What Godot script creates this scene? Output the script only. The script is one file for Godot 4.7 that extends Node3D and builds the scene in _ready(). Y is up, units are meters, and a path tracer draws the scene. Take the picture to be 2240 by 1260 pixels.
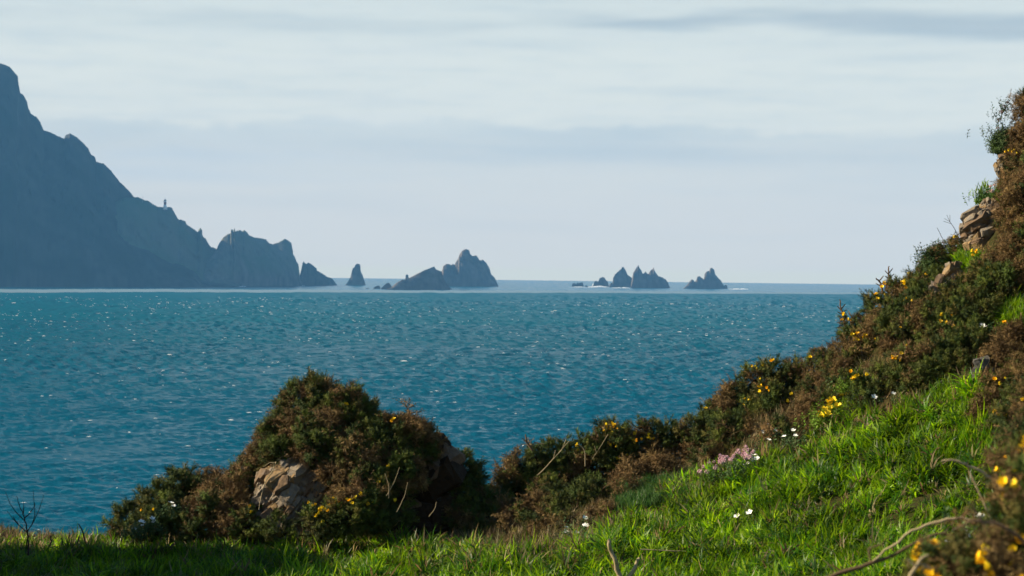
extends Node3D
# A coast: gorse and grass on a low cliff top, a green sea behind, a headland with a lighthouse and sea stacks in the haze.
const F := 4480.0            # focal length in photograph pixels (2240 wide)
const EYE := 35.0            # eye height above the sea
const FAR_SEA := 6000.0      # the sea reaches its horizon there
const ROLL := 0.01207
const PITCH := -0.00971
const RIDGE := 12.0          # depth of the cliff edge
const BASE := -1.58          # cliff-top turf below the eye

var cam_basis: Basis
var rng := RandomNumberGenerator.new()
var noise := FastNoiseLite.new()
var fine := FastNoiseLite.new()
var cells := FastNoiseLite.new()
var blocks := FastNoiseLite.new()
var ridge_x := PackedFloat32Array()
var ridge_y := PackedFloat32Array()
var shoot_meshes: Array[Mesh] = []
var M := {}


# ------------------------------------------------------------------ space
func pt(u: float, v: float, d: float) -> Vector3:
	return Vector3(0, EYE, 0) + cam_basis * Vector3((u - 1120.0) / F * d, -(v - 630.0) / F * d, -d)


func px_of(p: Vector3) -> Vector2:
	var q := cam_basis.inverse() * (p - Vector3(0, EYE, 0))
	return Vector2(1120.0 + q.x / -q.z * F, 630.0 - q.y / -q.z * F)


func sea_depth(u: float, v: float) -> float:
	var r := cam_basis * Vector3((u - 1120.0) / F, -(v - 630.0) / F, -1.0)
	return EYE / maxf(-r.y, 0.004)


func lerp_list(a: PackedVector2Array, x: float) -> float:
	if x <= a[0].x: return a[0].y
	for i in range(1, a.size()):
		if x <= a[i].x:
			return lerpf(a[i - 1].y, a[i].y, (x - a[i - 1].x) / maxf(a[i].x - a[i - 1].x, 1e-5))
	return a[a.size() - 1].y


func ridge_at(x: float) -> float:
	var f := clampf((x + 8.0) / 0.05, 0.0, float(ridge_y.size() - 2))
	var i := int(f)
	return lerpf(ridge_y[i], ridge_y[i + 1], f - i)


func ground(x: float, d: float) -> float:
	var b := BASE
	if x > 0.0: b += 0.2 * pow(minf(x, 6.0), 1.3)
	elif x < -2.5: b += 0.3 * minf(-2.5 - x, 3.0)
	var w := smoothstep(8.3, RIDGE, d)
	var y := lerpf(b, ridge_at(x), w)
	if d > RIDGE:
		var e := d - RIDGE
		y -= 0.5 * e + 0.35 * e * e
		y = maxf(y, -EYE - 2.0)
	y += noise.get_noise_2d(x * 60.0, d * 60.0) * 0.045 + fine.get_noise_2d(x * 120.0, d * 120.0) * 0.02
	return EYE + y


func hit(u: float, v: float) -> float:
	var d := 3.5
	while d < 12.3:
		var p := pt(u, v, d)
		if p.y < ground(p.x, -p.z): return d
		d += 0.04
	return 12.1


# ------------------------------------------------------------------ scene tree
func numbered(called: String, parent: Node) -> String:
	if not parent.has_node(called): return called
	var k := 1
	while parent.has_node("%s_%03d" % [called, k]): k += 1
	return "%s_%03d" % [called, k]


func tag(o: Node, label := "", category := "", group := "", kind := "") -> void:
	if label: o.set_meta("label", label)
	if category: o.set_meta("category", category)
	if group: o.set_meta("group", group)
	if kind: o.set_meta("kind", kind)


func thing(called: String, where: Vector3, label: String, category: String, group := "") -> Node3D:
	var o := Node3D.new()
	o.name = numbered(called, self)
	add_child(o)
	o.position = where
	tag(o, label, category, group)
	return o


func obj(called: String, mesh: Mesh, mat: Material, parent: Node = self, where := Transform3D()) -> MeshInstance3D:
	var o := MeshInstance3D.new()
	o.name = numbered(called, parent)
	o.mesh = mesh
	o.material_override = mat
	o.transform = where
	parent.add_child(o)
	return o


func scatter(called: String, mesh: Mesh, mat: Material, places: Array, tints: PackedColorArray, parent: Node = self) -> MultiMeshInstance3D:
	var mm := MultiMesh.new()
	mm.transform_format = MultiMesh.TRANSFORM_3D
	mm.use_colors = true
	mm.mesh = mesh
	mm.instance_count = places.size()
	for i in places.size():
		mm.set_instance_transform(i, places[i])
		mm.set_instance_color(i, tints[i])
	var o := MultiMeshInstance3D.new()
	o.name = numbered(called, parent)
	o.multimesh = mm
	o.material_override = mat
	parent.add_child(o)
	o.set_meta("kind", "stuff")
	return o


func along(dir: Vector3, spin: float, size: Vector3, at: Vector3) -> Transform3D:
	var y := dir.normalized()
	var x := y.cross(Vector3(0.31, 0.2, 0.93)).normalized()
	var b := Basis(x, y, x.cross(y)) * Basis(Vector3.UP, spin)
	return Transform3D(b.scaled_local(size), at)


# ------------------------------------------------------------------ materials
func mat(color: Color, rough := 0.9, spec := 0.3) -> StandardMaterial3D:
	var m := StandardMaterial3D.new()
	m.albedo_color = color.linear_to_srgb()
	m.roughness = rough
	m.metallic_specular = spec
	return m


func tinted(rough := 0.9, spec := 0.3, back := 0.0) -> StandardMaterial3D:
	var m := mat(Color.WHITE, rough, spec)
	m.vertex_color_use_as_albedo = true
	if back > 0.0:
		m.backlight_enabled = true
		m.backlight = Color(back, back, back)
	return m


func noise_tex(freq: float, colors: Array, seed_: int, size := 512, octaves := 5, normal := false, bump := 4.0) -> NoiseTexture2D:
	var n := FastNoiseLite.new()
	n.seed = seed_
	n.frequency = freq
	n.fractal_octaves = octaves
	var t := NoiseTexture2D.new()
	t.width = size
	t.height = size
	t.seamless = true
	t.noise = n
	if normal:
		t.as_normal_map = true
		t.bump_strength = bump
	elif colors:
		var g := Gradient.new()
		var offs := PackedFloat32Array()
		var cols := PackedColorArray()
		for i in colors.size():
			offs.append(float(i) / (colors.size() - 1))
			cols.append((colors[i] as Color).linear_to_srgb())
		g.offsets = offs
		g.colors = cols
		t.color_ramp = g
	return t


# ------------------------------------------------------------------ mesh helpers
func grid_mesh(p: PackedVector3Array, c: PackedColorArray, w: int, h: int, normals := PackedVector3Array(), flip := false) -> ArrayMesh:
	var idx := PackedInt32Array()
	idx.resize((w - 1) * (h - 1) * 6)
	var k := 0
	for j in h - 1:
		for i in w - 1:
			var a := j * w + i
			var b := a + 1
			var e := a + w
			var g := e + 1
			idx[k] = a
			idx[k + 1] = e if flip else b
			idx[k + 2] = b if flip else e
			idx[k + 3] = b
			idx[k + 4] = e if flip else g
			idx[k + 5] = g if flip else e
			k += 6
	var n := normals
	if n.is_empty():
		n.resize(p.size())
		for j in h:
			for i in w:
				var a := p[j * w + mini(i + 1, w - 1)] - p[j * w + maxi(i - 1, 0)]
				var b := p[mini(j + 1, h - 1) * w + i] - p[maxi(j - 1, 0) * w + i]
				var q := (b.cross(a) if not flip else a.cross(b)).normalized()
				n[j * w + i] = q if q.length_squared() > 0.5 else Vector3.UP
	var arr := []
	arr.resize(Mesh.ARRAY_MAX)
	arr[Mesh.ARRAY_VERTEX] = p
	arr[Mesh.ARRAY_NORMAL] = n
	if not c.is_empty(): arr[Mesh.ARRAY_COLOR] = c
	arr[Mesh.ARRAY_INDEX] = idx
	var m := ArrayMesh.new()
	m.add_surface_from_arrays(Mesh.PRIMITIVE_TRIANGLES, arr)
	return m


func tri(st: SurfaceTool, a: Vector3, b: Vector3, c: Vector3) -> void:
	st.add_vertex(a)
	st.add_vertex(b)
	st.add_vertex(c)


func new_st() -> SurfaceTool:
	var st := SurfaceTool.new()
	st.begin(Mesh.PRIMITIVE_TRIANGLES)
	st.set_smooth_group(-1)
	return st


func done(st: SurfaceTool, smooth := false) -> ArrayMesh:
	st.generate_normals()
	return st.commit()


func tube(st: SurfaceTool, path: Array, r0: float, r1: float, sides := 5) -> void:
	st.set_smooth_group(0)
	var rings := []
	for i in path.size():
		var dir: Vector3 = (path[mini(i + 1, path.size() - 1)] - path[maxi(i - 1, 0)]).normalized()
		var x := dir.cross(Vector3(0.21, 0.31, 0.93)).normalized()
		var z := x.cross(dir)
		var r := lerpf(r0, r1, float(i) / (path.size() - 1))
		var ring := []
		for s in sides:
			var a := TAU * s / sides
			ring.append(path[i] + (x * cos(a) + z * sin(a)) * r)
		rings.append(ring)
	for i in path.size() - 1:
		for s in sides:
			var t := (s + 1) % sides
			tri(st, rings[i][s], rings[i + 1][s], rings[i][t])
			tri(st, rings[i][t], rings[i + 1][s], rings[i + 1][t])
	st.set_smooth_group(-1)


func lathe(profile: Array, sides := 16) -> ArrayMesh:
	var st := new_st()
	for i in profile.size() - 1:
		var a: Vector2 = profile[i]
		var b: Vector2 = profile[i + 1]
		for s in sides:
			var p := TAU * s / sides
			var q := TAU * (s + 1) / sides
			var a0 := Vector3(a.x * cos(p), a.y, a.x * sin(p))
			var a1 := Vector3(a.x * cos(q), a.y, a.x * sin(q))
			var b0 := Vector3(b.x * cos(p), b.y, b.x * sin(p))
			var b1 := Vector3(b.x * cos(q), b.y, b.x * sin(q))
			tri(st, a0, b0, a1)
			tri(st, a1, b0, b1)
	return done(st)


# a noisy boulder about its own origin: radii r, blocky facets
func boulder(r: Vector3, seed_: int, amount := 0.22, w := 72, h := 48, block := 2.2, flat := false) -> ArrayMesh:
	var p := PackedVector3Array()
	var o := Vector3(seed_ * 13.7, seed_ * 5.1, seed_ * 7.9)
	for j in h:
		var el := (float(j) / (h - 1) - 0.5) * PI
		for i in w:
			var az := TAU * (i % (w - 1)) / (w - 1)
			var n := Vector3(cos(el) * cos(az), sin(el), cos(el) * sin(az))
			var q := n * r / r.x * block + o
			var warp := Vector3(fine.get_noise_3dv(q * 25.0), fine.get_noise_3dv(q * 25.0 + Vector3(90, 0, 0)), 0) * 0.5
			var qq := (Basis(Vector3(0.2, 0.15, 0.95).normalized(), -0.8) * (q + warp * 0.35)) * 100.0 * Vector3(0.7, 1.9, 0.7)
			var k := blocks.get_noise_3dv(qq) * 0.28 + blocks.get_noise_3dv(qq * 2.3) * 0.12 - 0.30 * smoothstep(-0.84, -0.98, cells.get_noise_3dv(qq))
			var f := fine.get_noise_3dv(q * 90.0) * 0.25 + noise.get_noise_3dv(q * 40.0) * 0.5
			p.append(n * r * (1.0 + amount * (k * 1.5 + f)))
	if flat:
		var st := new_st()
		for j in h - 1:
			for i in w - 1:
				var a := j * w + i
				if (i * 7 + j * 3) % 5 < 2:
					tri(st, p[a], p[a + 1], p[a + w])
					tri(st, p[a + 1], p[a + w + 1], p[a + w])
				else:
					tri(st, p[a], p[a + w + 1], p[a + w])
					tri(st, p[a], p[a + 1], p[a + w + 1])
		return done(st)
	return grid_mesh(p, PackedColorArray(), w, h)


# ------------------------------------------------------------------ setting: sky
func make_sky() -> Sky:
	var w := 4096
	var h := 2048
	var im := Image.create(w, h, false, Image.FORMAT_RGBF)
	# brightness and colour by height in degrees, seen through the haze below
	var stops := [0.0, 1.2, 3.0, 4.2, 5.6, 7.0, 8.0, 11.0, 20.0, 40.0, 90.0]
	var cols := [Color(0.59, 0.685, 0.745), Color(0.60, 0.69, 0.75), Color(0.612, 0.705, 0.752), Color(0.675, 0.77, 0.79), Color(0.685, 0.78, 0.795), Color(0.65, 0.755, 0.78), Color(0.595, 0.705, 0.74), Color(0.36, 0.51, 0.64), Color(0.16, 0.31, 0.50), Color(0.085, 0.20, 0.38), Color(0.055, 0.14, 0.29)]
	var streak := FastNoiseLite.new()
	streak.seed = 5
	streak.frequency = 1.0
	streak.fractal_octaves = 5
	for y in h:
		var e := 90.0 - (y + 0.5) / h * 180.0
		var c := clear_of_haze(cols[0], 0.02)
		if e > 0.0:
			for i in stops.size() - 1:
				if e >= stops[i]:
					c = (cols[i] as Color).lerp(cols[i + 1], smoothstep(stops[i], stops[i + 1], e))
			c = clear_of_haze(c, e)
		im.fill_rect(Rect2i(0, y, w, 1), c)
		if e > 0.0 and e < 26.0:
			for x in w:
				var az := wrapf((x + 0.5) / w * 360.0, -180.0, 180.0)
				var wob := streak.get_noise_2d(az * 0.16, 3.0) * 0.30 + streak.get_noise_2d(az * 0.05, 9.0) * 0.35
				var ee := e + wob
				var s := streak.get_noise_2d(az * 0.055, e * 0.75)
				var s2 := streak.get_noise_2d(az * 0.12 + 40.0, e * 2.2)
				# the long bank, with a ragged bright upper edge
				var rag := s2 * 0.18 + streak.get_noise_2d(az * 0.8, e * 1.6) * 0.17
				var bank := smoothstep(4.02, 3.86, ee + rag) * smoothstep(2.3, 3.9, e)
				# two thin grey streaks high up
				var mid := 6.85 + 0.10 * sin(az * 0.35) + wob * 0.35
				var thick := 0.10 + 0.18 * smoothstep(-2.0, 14.0, absf(az)) + s2 * 0.12
				var bar := smoothstep(thick + 0.22, thick - 0.1, absf(e - mid)) * smoothstep(-0.25, 0.2, s + 0.03 * az * smoothstep(20.0, 10.0, absf(az)))
				var wisps := (maxf(0.0, s2) + 0.6 * maxf(0.0, streak.get_noise_2d(az * 0.45 - 70.0, e * 5.0))) * 0.25 * smoothstep(1.0, 5.0, e) + maxf(0.0, s) * 0.12
				var q := c.lerp(Color(0.555, 0.64, 0.69), clampf(bank * (0.32 + s * 0.35), 0.0, 1.0))
				q = q.lerp(Color(0.44, 0.525, 0.58), clampf(bar * lerpf(0.3, 0.72, smoothstep(-3.0, 3.0, az)), 0.0, 1.0))
				q = q.lerp(Color(0.53, 0.63, 0.70), clampf(wisps * 1.6, 0.0, 1.0))
				q = q.lerp(Color(0.80, 0.83, 0.84), clampf(maxf(0.0, -s) * 0.9 * smoothstep(2.0, -12.0, az) + 0.25 * maxf(0.0, -s2), 0.0, 1.0) * smoothstep(0.5, 2.0, e))
				im.set_pixel(x, y, q)
	var m := PanoramaSkyMaterial.new()
	m.panorama = ImageTexture.create_from_image(im)
	var sky := Sky.new()
	sky.sky_material = m
	return sky


const HAZE := 0.000105
const HAZE_GLOW := Color(0.14, 0.42, 0.68)
func clear_of_haze(c: Color, e: float) -> Color:
	var t := exp(-HAZE * minf(FAR_SEA * 1.05, 330.0 / tan(deg_to_rad(e))))
	return Color((c.r - HAZE_GLOW.r * (1.0 - t)) / t, (c.g - HAZE_GLOW.g * (1.0 - t)) / t, (c.b - HAZE_GLOW.b * (1.0 - t)) / t)


# ------------------------------------------------------------------ setting: sea
const WAVES := 13
var wave_k: Array[Vector2] = []
var wave_a := PackedFloat32Array()
var wave_p := PackedFloat32Array()


func make_waves() -> void:
	rng.seed = 77
	for i in WAVES:
		var l := 1.35 * pow(1.15, i) * rng.randf_range(0.93, 1.07)
		var a := deg_to_rad(90.0 + rng.randf_range(-70.0, 70.0) * (1.0 if i < 10 else 0.6))
		wave_k.append(Vector2(cos(a), sin(a)) * TAU / l)
		wave_a.append(l * 0.027 * (1.0 if i < 9 else 0.75))
		wave_p.append(rng.randf() * TAU)


# height and slopes of the water
func wave(x: float, z: float) -> Vector3:
	var warp := noise.get_noise_2d(x * 1.3, z * 1.3) * 4.0
	var gust := 1.0 + 0.9 * noise.get_noise_2d(x * 0.35 + 500.0, z * 0.12) + 0.5 * noise.get_noise_2d(x * 3.0 + 50.0, z * 3.0)
	gust *= lerpf(1.0, 0.10, smoothstep(2350.0, 2800.0, -z - 0.8 * x))
	var r := Vector3.ZERO
	for i in WAVES:
		var k := wave_k[i]
		var f := k.x * x + k.y * z + wave_p[i] + warp * (1.0 + 0.13 * i)
		var s := sin(f)
		var c := cos(f) * (0.7 + 0.6 * maxf(s, 0.0))
		var a := wave_a[i] * gust
		r.x += a * s
		r.y += a * k.x * c
		r.z += a * k.y * c
	return r


func make_sea() -> void:
	var depths := PackedFloat32Array()
	for d in [14.0, 30.0, 60.0, 110.0, 160.0]: depths.append(d)
	var p := 790.0
	while p > F * EYE / FAR_SEA:
		depths.append(F * EYE / p)
		p -= 1.2 if p > 70.0 else 0.8
	depths.append(FAR_SEA)
	var tans := PackedFloat32Array()
	for t in [-3.0, -1.6, -0.9, -0.6, -0.45, -0.39]: tans.append(t)
	for i in 540: tans.append(-0.351 + 0.0013 * i)
	for t in [0.39, 0.45, 0.6, 0.9, 1.6, 3.0]: tans.append(t)
	var w := tans.size()
	var pos := PackedVector3Array()
	var nor := PackedVector3Array()
	pos.resize(w * depths.size())
	nor.resize(pos.size())
	var k := 0
	for row in depths:
		for t in tans:
			# the edge of the smooth water in the lee of the headland runs slightly away to the right
			var skew := smoothstep(1200.0, 2880.0, row) if row < 2880.0 else 1.0 - (row - 2880.0) / (FAR_SEA - 2880.0)
			var d := row * (1.0 + skew * (0.8 * clampf(t, -0.3, 0.3) + 0.035 * noise.get_noise_1d(t * 900.0) + 0.02 * fine.get_noise_1d(t * 4000.0)))
			var spread := minf(1.0, 5000.0 / (3.0 * d))
			var x := t * d
			if absf(t) > 0.37: x *= maxf(spread, 0.4 / absf(t))
			var q := wave(x, -d)
			pos[k] = Vector3(x, q.x, -d)
			nor[k] = Vector3(-q.y, 1.0, -q.z).normalized()
			k += 1
	# gloss and body colour are banded by distance from the camera, then a pale strip with sky reflection painted into its colour under the headland and clear water beyond
	var ripple := noise_tex(0.02, [], 31, 512, 5, true, 6.0)
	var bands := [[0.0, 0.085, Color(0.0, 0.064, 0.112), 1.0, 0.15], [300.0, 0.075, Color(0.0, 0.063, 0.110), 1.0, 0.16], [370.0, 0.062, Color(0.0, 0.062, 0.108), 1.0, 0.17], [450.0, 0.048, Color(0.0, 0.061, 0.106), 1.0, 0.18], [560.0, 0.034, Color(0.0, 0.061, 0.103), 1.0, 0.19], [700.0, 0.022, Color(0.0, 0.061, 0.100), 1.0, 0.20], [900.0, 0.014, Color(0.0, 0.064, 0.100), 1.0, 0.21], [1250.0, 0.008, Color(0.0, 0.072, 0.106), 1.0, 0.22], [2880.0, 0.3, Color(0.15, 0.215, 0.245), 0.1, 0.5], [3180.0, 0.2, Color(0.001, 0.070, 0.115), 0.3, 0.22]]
	var sea := ArrayMesh.new()
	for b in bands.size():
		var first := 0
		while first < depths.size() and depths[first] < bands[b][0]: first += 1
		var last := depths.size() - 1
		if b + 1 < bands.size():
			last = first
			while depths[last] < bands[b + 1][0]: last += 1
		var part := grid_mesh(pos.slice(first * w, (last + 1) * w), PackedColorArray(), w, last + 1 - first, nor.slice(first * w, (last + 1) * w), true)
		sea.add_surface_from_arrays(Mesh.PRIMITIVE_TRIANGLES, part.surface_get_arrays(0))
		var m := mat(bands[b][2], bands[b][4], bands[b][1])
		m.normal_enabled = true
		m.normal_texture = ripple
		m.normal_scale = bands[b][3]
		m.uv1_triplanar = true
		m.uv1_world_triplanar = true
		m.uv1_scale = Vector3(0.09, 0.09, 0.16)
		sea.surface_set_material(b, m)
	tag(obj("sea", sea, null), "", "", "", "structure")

	# whitecaps: ragged little crests of foam
	rng.seed = 9
	var forms: Array[Mesh] = []
	for v in 3:
		var st := new_st()
		st.set_smooth_group(0)
		var n := 9
		var rows := []
		for i in n:
			var t := float(i) / (n - 1)
			var x := t - 0.5
			var hgt := sin(t * PI) * rng.randf_range(0.5, 1.0)
			var zz := rng.randf_range(-0.05, 0.05)
			rows.append([Vector3(x, -0.05, zz + 0.22 * hgt), Vector3(x, 0.16 * hgt, zz), Vector3(x, -0.05, zz - 0.12 * hgt)])
		for i in n - 1:
			for j in 2:
				tri(st, rows[i][j], rows[i + 1][j], rows[i][j + 1])
				tri(st, rows[i][j + 1], rows[i + 1][j], rows[i + 1][j + 1])
		forms.append(done(st))
	var sets := [[], [], []]
	var tints := [PackedColorArray(), PackedColorArray(), PackedColorArray()]
	for i in 4200:
		var d := 200.0 + 2000.0 * pow(rng.randf(), 0.62)
		var x := d * rng.randf_range(-0.36, 0.36)
		if noise.get_noise_2d(x * 0.8, d * 0.3) < -0.12: continue
		# foam sits on the crest nearest to this spot
		var best := -9.0
		var bz := -d
		for s in 7:
			var z := -d + (s - 3) * 1.2
			var y := wave(x, z).x
			if y > best:
				best = y
				bz = z
		var size := rng.randf_range(0.22, 0.65) * (0.8 + d / 2600.0)
		if rng.randf() < 0.10: size *= 1.8
		var b := Basis(Vector3.UP, rng.randf_range(-0.5, 0.5)).scaled(Vector3.ONE) * Basis.from_scale(Vector3(size * rng.randf_range(0.8, 2.6), size * 0.9, size * 1.1))
		var k2 := i % 3
		sets[k2].append(Transform3D(b, Vector3(x, best - 0.02, bz)))
		var g := rng.randf_range(0.55, 0.9)
		tints[k2].append(Color(g, g, g))
	for v in 3:
		var o := scatter("whitecap_foam", forms[v], M.foam, sets[v], tints[v])
		tag(o, "white foam crests scattered over the choppy green sea", "foam", "whitecaps on the sea")

	# surf at the foot of the rocks
	for a in [[1283, 1333, 628.2, 6.0], [1295, 1302, 625.0, 12.0], [1335, 1385, 630.0, 3.0], [1592, 1640, 632.8, 3.5], [520, 540, 627.2, 3.0], [640, 668, 625.0, 4.0], [984, 1000, 624.6, 4.0], [1246, 1284, 628.0, 2.5]]:
		var st := new_st()
		st.set_smooth_group(0)
		var n := 22
		var rows := []
		for i in n:
			var t := float(i) / (n - 1)
			var u := lerpf(a[0], a[1], t)
			var q := pt(u, a[2], sea_depth(u, a[2]))
			var hgt: float = a[3] * sin(t * PI) * rng.randf_range(0.25, 1.0) * 0.5
			rows.append([Vector3(q.x, -0.2, q.z + 7.0), Vector3(q.x, hgt, q.z), Vector3(q.x, -0.2, q.z - 5.0)])
		for i in n - 1:
			for j in 2:
				tri(st, rows[i][j], rows[i + 1][j], rows[i][j + 1])
				tri(st, rows[i][j + 1], rows[i + 1][j], rows[i + 1][j + 1])
		tag(obj("surf", done(st), M.surf), "white surf breaking along the foot of the sea rocks", "surf", "surf round the rocks", "stuff")


# ------------------------------------------------------------------ setting: headlands and stacks
# A rock mass under a skyline (photograph pixels), standing at the depth where its foot meets the water, with slopes before and behind.
func massif(sky: PackedVector2Array, foot_v: Array, front: float, behind: float, step: float, rows: int, crag: float, seed_: int, green: float, jag := 0.8, bulge := 0.75, turf := Color(0.026, 0.036, 0.014), stone := Color(0.11, 0.095, 0.085)) -> ArrayMesh:
	var u0 := sky[0].x
	var u1 := sky[sky.size() - 1].x
	var cols := int((u1 - u0) / step) + 1
	var n := rows * 2 + 1
	var p := PackedVector3Array()
	var c := PackedColorArray()
	p.resize(cols * n)
	c.resize(cols * n)
	var o := seed_ * 977.0
	for i in cols:
		var u := u0 + (u1 - u0) * i / (cols - 1)
		var v := lerp_list(sky, u) + jag * (fine.get_noise_1d(u * 60.0 + o) * 1.6 + noise.get_noise_1d(u * 30.0 + o) * 1.2)
		var fv := lerpf(foot_v[0], foot_v[1], (u - u0) / (u1 - u0))
		var d0 := sea_depth(u, fv)
		var rise0 := maxf(fv - v, 0.0)
		var share := clampf(rise0 / 120.0, 0.03, 1.0)
		var df := front * pow(share, 0.6)
		var db := behind * pow(share, 0.6)
		var dr := d0 + df
		var top := pt(u, v, dr).y
		for j in n:
			var t := float(j) / rows - 1.0      # -1 front foot, 0 crest, 1 back foot
			var a := 1.0 - absf(t)
			var d := dr + t * (df if t < 0.0 else db)
			var hh := top * pow(a, bulge) if top > 0.0 else top
			var q := pt(u, fv, d)
			q.y = hh
			var e := minf(a, 1.0 - a) * 2.0 + 0.12 * float(a < 0.95)
			var s := q * 0.9 + Vector3(o, 0, 0)
			var r := noise.get_noise_3d(s.x * 0.7, s.y * 0.35, s.z * 0.7) + 0.5 * fine.get_noise_3d(s.x * 1.4, s.y * 0.6, s.z * 1.4) + 0.35 * absf(noise.get_noise_3d(s.x * 2.5, s.y * 2.5, s.z * 2.5))
			q.z += r * crag * e * minf(1.0, top / 40.0 + 0.15)
			if t < 0.0 and a < 0.93: q.y += minf(0.0, noise.get_noise_3d(s.x * 1.2 + 70.0, s.y * 0.8, s.z) * crag * 0.45 * e)
			if a <= 0.001: q.y = -3.0
			p[j * cols + i] = q
			var rocky := clampf(1.0 - green + 0.9 * noise.get_noise_3d(s.x * 1.1, s.y * 1.1 + 300.0, s.z * 1.1) + 0.8 * smoothstep(28.0, 4.0, q.y) + 0.4 * r, 0.0, 1.0)
			var g := turf.lerp(Color(turf.r * 1.9, turf.g * 1.15, turf.b * 1.5), clampf(0.5 + noise.get_noise_3d(s.x * 0.5, s.y, s.z * 0.5), 0.0, 1.0))
			c[j * cols + i] = g.lerp(stone * (0.75 + 0.5 * fine.get_noise_3d(s.x * 3.0, s.y * 3.0, s.z * 3.0)), rocky)
	return grid_mesh(p, c, cols, n, PackedVector3Array(), true)


func v2(a: Array) -> PackedVector2Array:
	var r := PackedVector2Array()
	for i in range(0, a.size(), 2): r.append(Vector2(a[i], a[i + 1]))
	return r


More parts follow.
